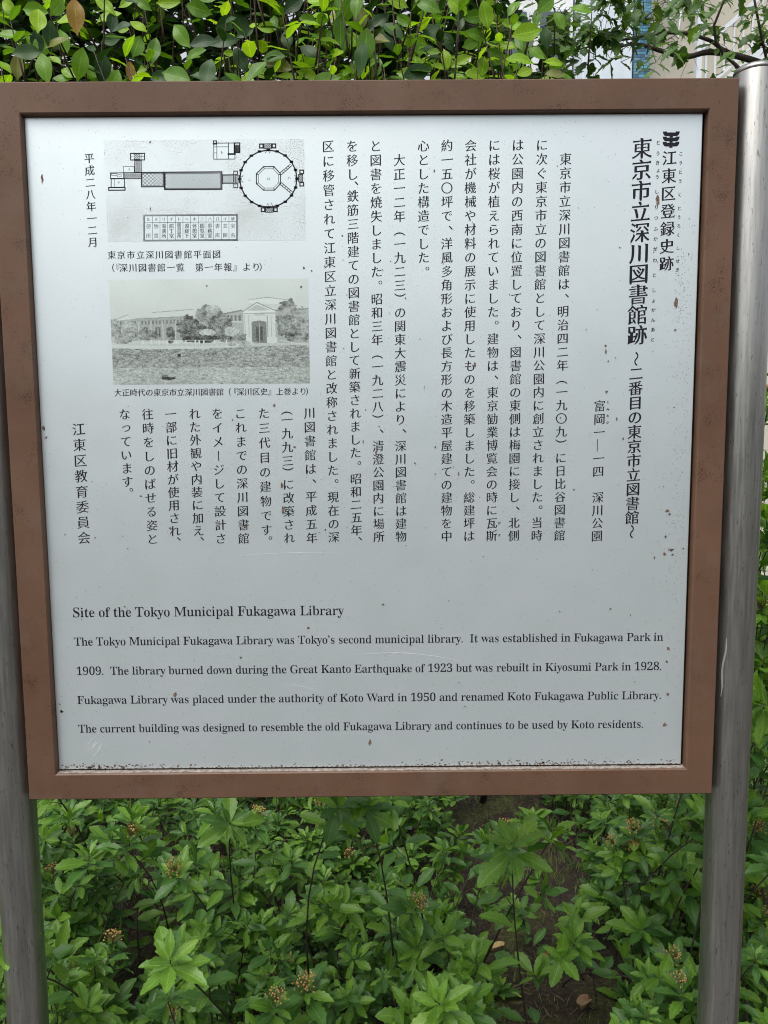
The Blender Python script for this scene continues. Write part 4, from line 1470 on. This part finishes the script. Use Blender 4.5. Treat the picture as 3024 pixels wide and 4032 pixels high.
# tall side growth of the two outer shrubs
for i, x0, x1, zt_ in ((0, -1.35, -0.60, 0.95), (5, 0.64, 1.35, 1.78)):
    for _ in range(70 if i else 45):
        x = rf_.uniform(x0, x1); y = rf_.uniform(0.12, .75); z = rf_.uniform(.3, zt_)
        if i == 0 and x > -0.72 and z > .6: continue
        rosette(plants[i], (plants[i].base[0] + rf_.uniform(-.1, .1), plants[i].base[1] + rf_.uniform(0, .3)), (x, y, z), rf_.choice(('', 'b', 'h', '', 's')), rf_.uniform(.062, .078))
for p_ in plants:
    # thickest stems first: one part per large stem, the thin rest joined
    st = sorted(p_.stems, key=lambda s: -len(s[0]) * (s[0][-1] - s[0][0]).length)
    T = -p_.loc
    for path, rad in st[:14]:
        g = MB(); g.tube([q + T for q in path], [r * 1.15 for r in rad], 6)
        g.build('stem', m_stem, p_.root, smooth=True)
    g = MB()
    for path, rad in st[14:]:
        g.tube([q + T for q in path], rad, 5, 0)
    if g.v:
        tag(g.build('twigs', [m_stem, m_twig], p_.root, smooth=True), kind='stuff')
    for pos, ax in p_.heads:
        o = bpy.data.objects.new('dry_flower_head', random.choice(HEADS))
        COL.objects.link(o); o.parent = p_.root
        s_ = random.uniform(1.25, 1.75)
        o.matrix_basis = Matrix.Translation(pos + ax * .008 - p_.loc) @ ax.to_track_quat('Z', 'Y').to_matrix().to_4x4() @ Matrix.Diagonal((s_, s_, s_, 1))
    p_.finish(290)

# ------------------------------------------------------------------ evergreen hedge above the board
CAMEL = [  # x, y, z, length, direction in the hedge face, tone
    (-0.567,0.686,2.413,0.055,-40,'n'),(-0.522,0.687,2.42,0.04,200,'n'),(-0.665,0.558,2.339,0.06,170,'m'),(-0.644,0.684,2.386,0.06,15,'n'),
    (-0.513,0.365,2.23,0.061,-85,'o'),(-0.432,0.687,2.42,0.055,180,'n'),(-0.495,0.681,2.368,0.04,-30,'n'),(-0.53,0.681,2.363,0.03,180,'n'),
    (-0.372,0.551,2.286,0.06,-55,'m'),(-0.337,0.557,2.339,0.06,-20,'m'),(-0.463,0.676,2.316,0.06,-100,'m'),(-0.774,0.681,2.353,0.05,170,'m'),
    (-0.724,0.679,2.333,0.045,-60,'m'),(-0.6,0.43,2.174,0.06,-80,'m'),(-0.533,0.43,2.18,0.06,-100,'m'),(-0.675,0.675,2.298,0.035,-30,'n'),
    (-0.645,0.672,2.27,0.045,-25,'n'),(-0.57,0.673,2.282,0.06,-60,'y'),(-0.514,0.672,2.274,0.045,-90,'o'),(-0.782,0.674,2.284,0.04,-45,'n'),
    (-0.757,0.673,2.283,0.055,-90,'y'),(-0.635,0.553,2.29,0.06,-90,'d'),(-0.552,0.683,2.381,0.05,80,'d'),(-0.287,0.55,2.276,0.06,185,'d'),
    (-0.306,0.681,2.374,0.05,20,'d'),(-0.266,0.679,2.354,0.045,30,'d'),(-0.204,0.681,2.376,0.04,100,'m'),(-0.221,0.68,2.364,0.045,175,'n'),
    (-0.177,0.677,2.338,0.045,-80,'d'),(-0.207,0.673,2.302,0.055,180,'m'),(-0.127,0.674,2.311,0.055,-30,'d'),(-0.161,0.685,2.413,0.055,40,'d'),
    (-0.114,0.686,2.42,0.04,0,'n'),(-0.082,0.678,2.348,0.035,60,'m'),(-0.131,0.681,2.38,0.04,-10,'m'),(-0.042,0.555,2.336,0.06,-110,'m'),
    (-0.019,0.682,2.384,0.055,-90,'y'),(-0.05,0.677,2.34,0.06,-110,'m'),(-0.004,0.431,2.21,0.06,-95,'m'),(-0.232,0.67,2.267,0.05,150,'n'),
    (-0.177,0.669,2.259,0.045,0,'n'),(-0.135,0.669,2.264,0.05,160,'n'),(-0.03,0.67,2.271,0.045,-60,'m'),(0.023,0.679,2.357,0.05,-80,'d'),
    (-0.301,0.675,2.31,0.025,0,'n'),(-0.058,0.668,2.253,0.045,10,'n'),(-0.773,0.687,2.412,0.05,-40,'n'),(-0.66,0.67,2.258,0.04,0,'m'),
    (-0.598,0.672,2.272,0.04,-60,'m'),(-0.485,0.686,2.415,0.04,-30,'m'),(-0.446,0.67,2.261,0.055,10,'d'),(-0.356,0.67,2.261,0.06,170,'d'),
    (-0.276,0.673,2.295,0.055,-60,'d'),(-0.5,0.677,2.326,0.055,-110,'m'),(-0.555,0.679,2.341,0.045,10,'d'),(0.062,0.685,2.416,0.05,-20,'n'),
    (0.052,0.678,2.357,0.06,-30,'d'),(0.077,0.68,2.376,0.045,-30,'m'),(0.099,0.676,2.331,0.06,-10,'n'),(0.106,0.674,2.317,0.04,-80,'m'),
    (0.042,0.676,2.332,0.045,-60,'d'),(0.137,0.678,2.351,0.06,-30,'d'),(0.192,0.683,2.405,0.06,-40,'n'),(0.231,0.681,2.385,0.055,10,'m'),
    (0.119,0.556,2.344,0.06,-20,'m'),(0.165,0.672,2.296,0.045,100,'n'),(0.198,0.671,2.289,0.05,30,'n'),(0.096,0.671,2.291,0.045,170,'n'),
    (0.139,0.673,2.309,0.03,0,'n'),(0.151,0.67,2.277,0.04,-10,'n'),(0.081,0.668,2.262,0.05,170,'n'),(0.245,0.669,2.278,0.045,80,'n'),
    (0.249,0.679,2.37,0.04,60,'n'),(0.231,0.677,2.345,0.05,-20,'m'),(0.218,0.675,2.326,0.04,200,'m'),(0.256,0.683,2.405,0.045,30,'n'),
    (0.296,0.674,2.32,0.05,0,'n'),(0.275,0.67,2.283,0.04,-50,'m'),(0.318,0.676,2.342,0.025,10,'y'),(0.316,0.678,2.361,0.035,-5,'n'),
    (0.303,0.544,2.235,0.06,0,'n'),(0.395,0.67,2.285,0.045,170,'n'),(0.4,0.667,2.26,0.045,0,'y'),(0.295,0.668,2.266,0.04,-30,'m'),
    (0.381,0.683,2.409,0.055,40,'m'),(0.346,0.677,2.349,0.04,-80,'m'),(0.335,0.668,2.265,0.04,20,'n'),(0.23,0.668,2.261,0.055,0,'n'),
    (0.455,0.681,2.398,0.05,165,'m'),(0.194,0.68,2.373,0.045,-80,'d'),(0.38,0.675,2.339,0.05,-80,'d'),(0.41,0.679,2.374,0.045,-60,'m'),
    (0.121,0.669,2.272,0.04,30,'m'),(0.191,0.667,2.257,0.045,170,'n'),(0.271,0.672,2.303,0.045,150,'m'),(0.36,0.672,2.305,0.045,-30,'m'),
    (0.311,0.683,2.404,0.045,60,'m'),(0.171,0.675,2.331,0.045,-70,'d'),(0.361,0.68,2.379,0.04,-100,'m'),
]
hd = [Plant('glossy', 'evergreen_shrub', (-0.55, 0.75, 0), label='dark glossy evergreen shrub behind the top left of the board', cat='shrub', group='evergreen hedge behind the board'),
      Plant('glossy', 'evergreen_shrub', (0.28, 0.75, 0), label='glossy evergreen shrub with yellow green new leaves behind the top middle of the board', cat='shrub', group='evergreen hedge behind the board')]
TONE = {'m': 0, 'd': 1, 'n': 2, 'y': 3, 'o': 4}
rc_ = random.Random(41)
for i, p_ in enumerate(hd):
    p_.twig = []
def hlim(y, z):      # right-hand outline of the hedge leans back with height
    e = (z - 1.5) / (y + 1.08)
    return .02 + (y + 1.08) * (min(.27, max(.14, .240 - .066 * (e - .43) / .09)) + rc_.uniform(-.012, .012))
def hown(x): return hd[0] if x < -0.12 else hd[1]
def hshoot(p_, tip, n=6, tone=None, ln=.055):
    """an upright shoot with alternate leaves"""
    ax = Vector((rc_.uniform(-.35, .35), rc_.uniform(-.5, .1), 1)).normalized()
    L = rc_.uniform(.07, .14)
    b = tip - ax * L
    p_.twig.append(([b - ax * .05, b, b + ax * L * .5, tip], [.0022, .0018, .0013, .0008]))
    for k in range(n):
        t = k / (n - 1)
        a = k * 2.3 + rc_.random()
        rad = Vector((math.cos(a), math.sin(a), 0))
        tl = 1.55 - .7 * t
        d = (ax * math.cos(tl) + rad * math.sin(tl)).normalized()
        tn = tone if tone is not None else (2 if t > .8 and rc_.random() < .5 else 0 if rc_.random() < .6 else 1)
        p_.leaf(b + ax * L * t, d, ax * 1.2 - rad * .3 + Vector((0, -.4, 0)), ln * rc_.uniform(.75, 1.15) * (1 - .25 * t), tn)
for x, y, z, ln, ang, tn in CAMEL:
    p_ = hown(x)
    a = R(ang)
    toc = (CAM - Vector((x, y, z))).normalized()
    d = (_r2 * math.cos(a) + _u2 * math.sin(a) + toc * rc_.uniform(-.2, .35)).normalized()
    nrm = toc + Vector((rc_.uniform(-.5, .5), rc_.uniform(-.2, .2), rc_.uniform(.2, .9)))
    c = Vector((x, y, z))
    st = c - d * ln * .5
    p_.leaf(st, d, nrm, ln, TONE[tn])
    bk = st + Vector((rc_.uniform(-.03, .03), rc_.uniform(.03, .08), -rc_.uniform(.05, .10)))
    p_.twig.append((bez(bk, bk.lerp(st, .5) + Vector((0, 0, -.01)), st, 4), [.0022, .0018, .0013, .0009]))
for _ in range(90):      # single leaves on the face of the hedge
    x = rc_.uniform(-1.0, .56); y = rc_.uniform(.40, .85); dd_ = y + 1.08
    z = 1.5 + dd_ * rc_.uniform(.40, .56)
    if x > hlim(y, z): continue
    toc = (CAM - Vector((x, y, z))).normalized()
    a = R(rc_.choice((rc_.uniform(-130, -50), rc_.uniform(-50, 20), rc_.uniform(160, 230))))
    d = (_r2 * math.cos(a) + _u2 * math.sin(a) + toc * rc_.uniform(-.3, .4)).normalized()
    tn = rc_.choice((0, 0, 0, 1, 1, 2, 2, 3) if x > .05 else (0, 0, 1, 1, 1, 1, 2, 0, 3))
    hown(x).leaf(Vector((x, y, z)), d, toc + Vector((rc_.uniform(-.6, .6), rc_.uniform(-.2, .2), rc_.uniform(.3, 1.1))), rc_.uniform(.045, .068), tn)
for _ in range(330):      # body of the hedge: shoots from front to back
    x = rc_.uniform(-1.35, 0.56); y = rc_.uniform(.80, 1.35); z = rc_.uniform(1.55, 2.75)
    if x > hlim(y, z): continue
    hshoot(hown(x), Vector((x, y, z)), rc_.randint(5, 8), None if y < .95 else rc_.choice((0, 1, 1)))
for _ in range(150):       # bright shoots on the right-hand shrub
    x = rc_.uniform(-.20, 0.60); y = rc_.uniform(.50, .95); z = 1.5 + (y + 1.08) * rc_.uniform(.38, .58)
    if x > hlim(y, z): continue
    hshoot(hd[1], Vector((x, y, z)), rc_.randint(4, 6), rc_.choice((2, 0, 0, 1, None)), rc_.uniform(.038, .055))
for _ in range(70):       # older shoots on the left-hand shrub
    x = rc_.uniform(-1.1, -.1); y = rc_.uniform(.50, .95); z = 1.5 + (y + 1.08) * rc_.uniform(.38, .58)
    hshoot(hd[0], Vector((x, y, z)), rc_.randint(4, 7), rc_.choice((2, 0, 1, 1, 1, None, 0)), rc_.uniform(.045, .062))
for _ in range(17000):     # inner foliage
    x = rc_.uniform(-1.45, .58); y = rc_.uniform(.95, 1.9); z = rc_.uniform(1.45, 3.3)
    if x > hlim(y, z) - .03: continue
    a = rc_.uniform(0, 6.28)
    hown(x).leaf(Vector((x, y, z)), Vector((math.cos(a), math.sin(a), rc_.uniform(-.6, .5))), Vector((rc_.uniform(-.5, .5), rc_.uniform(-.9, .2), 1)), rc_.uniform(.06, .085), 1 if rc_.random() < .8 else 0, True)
for p_, bx_ in zip(hd, (-0.55, .28)):
    T = -p_.loc
    for k in (0, 2, 5):
        x = min(.32, bx_ + (k - 2.5) * .13)
        pth = [Vector((bx_ + (k - 2.5) * .05, 1.75 + .05 * (k % 3), 0)), Vector((bx_ + (k - 2.5) * .09, 1.7, .6)), Vector((x, 1.45, 1.2)), Vector((x + rc_.uniform(-.1, .1), 1.2, 1.9)), Vector((x - rc_.uniform(0, .15), 1.1, 2.7))]
        g = MB(); g.tube([q + T for q in pth], [.013, .011, .009, .007, .003], 8)
        g.build('stem', m_stem, p_.root, smooth=True)
    g = MB()
    for path, rad in p_.twig:
        g.tube([q + T for q in path], rad, 5, 0)
    tag(g.build('twigs', [m_twig], p_.root, smooth=True), kind='stuff')
    p_.finish(290)

# ------------------------------------------------------------------ slender tree at upper right
tree = Plant('tree', 'tree', (1.75, 1.9, 0), label='slender tree with dark curved branches and small leaves at the upper right', cat='tree')
T = -tree.loc
branches = [
    ([(1.75, 1.9, 0), (1.74, 1.9, .8), (1.72, 1.86, 1.6), (1.66, 1.8, 2.3), (1.55, 1.7, 2.68), (1.50, 1.66, 3.2), (1.4, 1.7, 3.7)], [.045, .04, .034, .026, .019, .013, .006]),
    ([(1.58, 1.72, 2.60), (1.45, 1.64, 2.655), (1.305, 1.6, 2.687), (1.197, 1.6, 2.72), (1.105, 1.6, 2.731), (1.029, 1.6, 2.717), (.937, 1.6, 2.74), (.864, 1.6, 2.758), (.78, 1.62, 2.75)], [.013, .012, .0105, .0098, .009, .008, .007, .005, .003]),
    ([(1.197, 1.6, 2.72), (1.143, 1.59, 2.738), (1.104, 1.58, 2.757), (1.027, 1.58, 2.779), (.936, 1.57, 2.776), (.822, 1.57, 2.758), (.724, 1.56, 2.737), (.60, 1.55, 2.70)], [.007, .0065, .006, .0055, .005, .004, .003, .0015]),
    ([(1.56, 1.70, 2.70), (1.42, 1.60, 2.86), (1.28, 1.52, 3.02), (1.1, 1.45, 3.08), (.9, 1.45, 3.05), (.7, 1.45, 2.98)], [.009, .008, .006, .005, .003, .0015]),
    ([(1.62, 1.78, 2.45), (1.40, 1.62, 2.52), (1.20, 1.52, 2.62), (1.06, 1.45, 2.74), (1.20, 1.40, 2.98)], [.009, .007, .006, .004, .002]),
    ([(1.305, 1.6, 2.687), (1.25, 1.56, 2.80), (1.20, 1.53, 2.95), (1.16, 1.5, 3.15)], [.005, .004, .003, .0015]),
]
for k, (pts, rad) in enumerate(branches):
    g = MB()
    pp_ = [Vector(q) for q in pts]
    fine_p, fine_r = [], []
    for i in range(len(pp_) - 1):          # Catmull-Rom smoothing
        p0 = pp_[max(i - 1, 0)]; p1 = pp_[i]; p2 = pp_[i + 1]; p3 = pp_[min(i + 2, len(pp_) - 1)]
        for s_ in (0, .25, .5, .75):
            fine_p.append(0.5 * ((2 * p1) + (p2 - p0) * s_ + (2 * p0 - 5 * p1 + 4 * p2 - p3) * s_ ** 2 + (3 * p1 - p0 - 3 * p2 + p3) * s_ ** 3))
            fine_r.append(rad[i] * (1 - s_) + rad[i + 1] * s_)
    fine_p.append(pp_[-1]); fine_r.append(rad[-1])
    g.tube([q + T for q in fine_p], fine_r, 8)
    g.build('trunk' if k == 0 else 'branch', m_stem, tree.root, smooth=True)
rt = random.Random(77)
tw = MB()
def spray(p, n, ln, spread, light=.4):
    for _ in range(n):
        q = p + Vector((rt.gauss(0, spread), rt.gauss(0, spread), rt.gauss(-.01, spread * .8)))
        tw.tube([p + T, (p + q) / 2 + T + Vector((0, 0, .008)), q + T], [.0014, .001, .0006], 4)
        a = rt.uniform(0, 6.28)
        for j in range(rt.randint(2, 4)):
            a += rt.uniform(1.2, 2.6)
            d = Vector((math.cos(a), math.sin(a) * .6, rt.uniform(-1.0, .1)))
            tree.leaf(q + Vector((rt.gauss(0, .008), rt.gauss(0, .008), rt.gauss(0, .008))), d, Vector((rt.uniform(-.4, .4), -.5, .8)), ln * rt.uniform(.7, 1.2), 1 if rt.random() < light else 0)
# masses left of the pale column, sprays in front of the building
for cx_, cz_, n in ((.62, 2.86, 12), (.70, 2.78, 12), (.58, 2.72, 10), (.66, 2.65, 12), (.76, 2.70, 9), (.74, 2.90, 7), (.82, 2.74, 7), (.60, 2.60, 8), (.70, 2.58, 8), (.84, 2.62, 4),
                    (.98, 2.86, 7), (1.06, 2.90, 6), (1.22, 2.86, 5), (1.30, 2.88, 8), (1.27, 2.74, 5), (1.33, 2.76, 6), (1.12, 2.64, 7), (1.24, 2.64, 7), (1.34, 2.66, 8), (1.05, 2.62, 3), (1.36, 2.95, 5), (.90, 2.93, 5), (.5, 2.9, 8), (1.38, 2.58, 6)):
    spray(Vector((cx_ + .01, 1.45 + rt.uniform(-.15, .25), cz_)), int(n * 1.5), .056, .04)
for _ in range(26):
    pts = rt.choice(branches[1:])[0]
    k = rt.randrange(1, len(pts))
    spray(Vector(pts[k]) + Vector((rt.gauss(0, .05), rt.gauss(0, .05), rt.gauss(0, .04))), 1, .052, .04)
for _ in range(120):
    spray(Vector((rt.uniform(.9, 2.4), rt.uniform(1.5, 2.4), rt.uniform(3.0, 3.8))), 3, .045, .08)
tag(tw.build('twigs', m_twig, tree.root, smooth=True), kind='stuff')
tree.finish(290)

# ------------------------------------------------------------------ building behind
def plaster(name, c0, c1, sc=3):
    m = mat(name, c0, 0.9)
    v = coords(m, (1, 1, .5))
    r_ = ramp(m, [(0.3, c0), (0.7, c1)])
    LK(m, noise(m, v, sc, 7, .7), r_.inputs[0]); LK(m, r_.outputs[0], B(m).inputs['Base Color'])
    bump(m, noise(m, v, 60, 5), .3, .004)
    return m
m_cream = plaster('cream_plaster', (0.50, 0.47, 0.38), (0.64, 0.61, 0.52))
m_white_w = plaster('white_plaster', (0.62, 0.64, 0.64), (0.74, 0.75, 0.74))
m_blue_c = plaster('pale_blue_stone', (0.50, 0.58, 0.66), (0.70, 0.75, 0.80), 9)
m_metal_w = mat('white_painted_steel', (0.62, 0.66, 0.70), .45)
m_louvre = mat('grey_louvre', (0.20, 0.20, 0.19), .6)
m_glass = mat('window_glass', (0.05, 0.07, 0.09), .08, 0, .8)
m_grout = mat('blue_grout', (0.10, 0.20, 0.26), .8)
TILES = [mat('blue_tile', c, .25, 0, .6) for c in ((0.045, 0.20, 0.30), (0.03, 0.13, 0.24), (0.08, 0.28, 0.36), (0.12, 0.22, 0.28), (0.03, 0.07, 0.12))]
bld = empty('apartment_building', (2.5, 6, 0), label='cream apartment building with a blue tiled pillar and white outside stair', cat='building')
Tb = (-2.5, -6, 0)
def bb(name, x0, x1, y0, y1, z0, z1, m, parent=None, bevel=0):
    g = MB(); g.box(x0 - 2.5, x1 - 2.5, y0 - 6, y1 - 6, z0, z1)
    return g.build(name, m, parent or bld, bevel=bevel)
wall = bb('wall', 1.0, 7.0, 7.2, 7.5, 0, 9.0, m_cream)
bb('wall', 1.0, 1.78, 6.3, 7.197, 0, 9.0, m_white_w)
bb('wall', 2.84, 7.0, 6.62, 7.197, 0, 5.05, m_cream)
bb('wall', 2.40, 2.84, 6.40, 6.75, 4.60, 5.02, m_cream)
bb('pale_pillar', 1.80, 2.235, 6.0, 6.5, 0, 9.0, m_blue_c, bevel=.01)
pil = bb('tiled_pillar', 2.245, 2.385, 6.0, 6.4, 0, 9.0, m_grout)
tb_ = MB(); tl = []
rb_ = random.Random(3)
tile_me = {}
cnt = 0
for face in ('f', 's'):
    z = 4.30 if face == 'f' else 4.30
    while z < 5.35:
        for k in range(3 if face == 'f' else 0):
            wv = .0453
            x0 = 2.2465 + k * .0465
            mi = rb_.choice((0, 0, 1, 2, 2, 3, 4))
            if mi not in tile_me:
                g = MB(); g.box(-wv / 2, wv / 2, -.004, .004, -.0105, .0105)
                me = bpy.data.meshes.new('tile'); me.from_pydata(g.v, [], g.f); me.materials.append(TILES[mi]); tile_me[mi] = me
            if cnt < 290:
                o = put('tile', tile_me[mi], pil)
                o.location = (x0 + wv / 2 - 2.5 + rb_.uniform(-.0006, .0006), -.003, z + rb_.uniform(-.0005, .0005))
                cnt += 1
        z += .0235
# shaded entrance bay: lintel, louvre with slats
lv = bb('louvre', 2.42, 2.78, 6.30, 6.42, 4.28, 4.66, m_louvre)
for k in range(9):
    g = MB(); g.box(2.42 - 2.5, 2.78 - 2.5, .27, .298, 4.30 + k * .042, 4.318 + k * .042)
    g.build('slat', m_louvre, lv)
# drain pipe and white stair post
g = MB(); g.tube([(2.62 - 2.5, .2, 5.6), (2.62 - 2.5, .2, 5.03), (2.70 - 2.5, .2, 4.96), (2.72 - 2.5, .2, 5.2)], .009, 8); g.build('cable', m_metal_w, bld, smooth=True)
stair = bb('stair_post', 2.755, 2.80, 5.9, 5.95, 0, 9.0, m_metal_w)
def sl(x): return 4.60 + (x - 2.80) * 0.86
g = MB(); g.bar((2.80 - 2.5, -.08, sl(2.80) - .34), (4.6 - 2.5, -.08, sl(4.6) - .34), .10, .04); g.build('stair_stringer', m_metal_w, bld)
g = MB(); g.bar((2.80 - 2.5, -.08, sl(2.80) + .14), (4.6 - 2.5, -.08, sl(4.6) + .14), .035, .035); g.build('handrail', m_metal_w, bld)
g = MB(); g.bar((2.80 - 2.5, -.08, sl(2.80) - .22), (4.6 - 2.5, -.08, sl(4.6) - .22), .025, .025); g.build('bottom_rail', m_metal_w, bld)
for k in range(22):
    x = 2.84 + k * .078
    g = MB(); g.box(x - 2.5 - .007, x - 2.5 + .007, -.087, -.073, sl(x) - .22, sl(x) + .13); g.build('baluster', m_metal_w, bld)
# windows of the white bay
for x0, z0 in ((1.10, 4.75), (1.45, 4.75), (1.10, 4.1), (1.45, 4.1)):
    wf = bb('window', x0, x0 + .28, 6.27, 6.298, z0, z0 + .5, m_metal_w)
    bb('pane', x0 + .025, x0 + .255, 6.262, 6.268, z0 + .025, z0 + .475, m_glass, wf)
bb('roof', .9, 7.1, 5.9, 7.6, 9.003, 9.2, m_cream)

# ------------------------------------------------------------------ ground cover and fallen leaves
def clump_mesh(name, n, xr, yr, hmin, hmax, m, tufts):
    V, F = [], []
    r = random.Random(9)
    for _ in range(tufts):
        x = r.uniform(*xr); y = r.uniform(*yr)
        for _ in range(n):
            a = r.uniform(0, 6.28); h_ = r.uniform(hmin, hmax); wd = r.uniform(.0008, .0016)
            le = r.uniform(.2, 1.0) * h_
            bx_ = x + r.gauss(0, .01); by_ = y + r.gauss(0, .01)
            px, py = -math.sin(a) * wd, math.cos(a) * wd
            b = len(V)
            V += [(bx_ - px, by_ - py, .015), (bx_ + px, by_ + py, .015), (bx_ + math.cos(a) * le * .5 + px * .7, by_ + math.sin(a) * le * .5 + py * .7, .015 + h_ * .7), (bx_ + math.cos(a) * le * .5 - px * .7, by_ + math.sin(a) * le * .5 - py * .7, .015 + h_ * .7), (bx_ + math.cos(a) * le, by_ + math.sin(a) * le, .015 + h_)]
            F += [(b, b + 1, b + 2, b + 3), (b + 3, b + 2, b + 4)]
    me = bpy.data.meshes.new(name); me.from_pydata(V, [], F); me.materials.append(m)
    return tag(put(name, me), kind='stuff')
m_grass = mat('grass', (0.13, 0.17, 0.045), .7)
m_moss = mat('moss', (0.07, 0.085, 0.018), .95)
gr1 = clump_mesh('grass', 12, (-.9, 1.4), (.3, 2.6), .012, .045, m_grass, 1100)
gr1['label'] = 'sparse short grass growing on the soil under the shrubs'; gr1['category'] = 'grass'
m_litter = mat('litter', (0.24, 0.16, 0.10), .9)
lt = MB()
rl = random.Random(15)
for _ in range(3800):
    x = rl.uniform(-1.2, 1.5); y = rl.uniform(.1, 2.8); a = rl.uniform(0, 6.28); L = rl.uniform(.008, .035)
    z = .03 + rl.random() * .012
    lt.tube([(x, y, z), (x + math.cos(a) * L, y + math.sin(a) * L, z + rl.uniform(-.004, .006))], rl.uniform(.0004, .0011), 3)
tag(lt.build('twig_litter', m_litter), label='dry twigs and bits of bark scattered on the dark soil', cat='litter', kind='stuff')

def dry_leaf(col, seed, kind):
    r = random.Random(seed)
    m = mat('dry_leaf_' + kind, col, .6)
    rr_ = ramp(m, [(0.3, tuple(c * .6 for c in col)), (0.7, tuple(min(1, c * 1.3) for c in col))])
    LK(m, noise(m, coords(m), 60, 4, .6), rr_.inputs[0]); LK(m, rr_.outputs[0], B(m).inputs['Base Color'])
    n = 8
    V, F = [], []
    for i in range(n + 1):
        t = i / n
        wd = .34 * math.sin(math.pi * min(1, t * 1.02)) ** .7 + .006
        for sd in (-1, -.5, 0, .5, 1):
            V.append((sd * wd, t, .16 * abs(sd) ** 2 + .10 * math.sin(t * 5 + sd) + .02))
    for i in range(n):
        for k in range(4):
            a = i * 5 + k
            F.append((a, a + 1, a + 6, a + 5))
    me = bpy.data.meshes.new('fallen_leaf')
    me.from_pydata(V, [], F); me.materials.append(m)
    me.polygons.foreach_set('use_smooth', [True] * len(F))
    return me
TAN, ORG, BRN = dry_leaf((.46, .34, .15), 1, 'tan'), dry_leaf((.42, .15, .04), 2, 'orange'), dry_leaf((.36, .22, .12), 3, 'brown')
for me, x, y, s_, rz_, lab in (
        (TAN, .356, .96, .052, 2.2, 'pale tan fallen leaf on the soil, largest one in the bare patch'),
        (TAN, .10, .86, .050, 1.2, 'pale tan fallen leaf standing on edge below the middle of the board'),
        (ORG, .464, .894, .034, .4, 'small orange fallen leaf on bare soil, right of the big tan one'),
        (ORG, .689, 1.171, .036, 2.9, 'orange fallen leaf near the right hand shrub'),
        (ORG, .461, 1.277, .030, 1.9, 'small orange leaf farthest back in the bare patch'),
        (ORG, -.06, .883, .036, 1.0, 'orange fallen leaf beside the lower flower heads'),
        (BRN, -.475, 1.349, .085, .9, 'large curled brown leaf deep under the left shrub'),
        (BRN, -.455, 1.22, .055, 2.4, 'brown fallen leaf just in front of the large curled one'),
        (TAN, -1.10, 1.60, .055, 2.0, 'tan fallen leaf at the back left by the shrub stems'),
        (BRN, .539, .75, .060, 2.6, 'grey brown fallen leaf at the front edge of the bare patch')):
    o = put('fallen_leaf', me)
    o.location = (x, y, .045)
    o.rotation_euler = (R(22 + 10 * math.sin(x * 30)), R(10), rz_)
    o.scale = (s_, s_, s_)
    tag(o, label=lab, cat='leaf', group='dry leaves fallen on the soil')

print('OBJECTS', len(bpy.data.objects), 'TRIS', sum(len(o.data.loop_triangles) or len(o.data.polygons) * 2 for o in bpy.data.objects if o.type == 'MESH'))
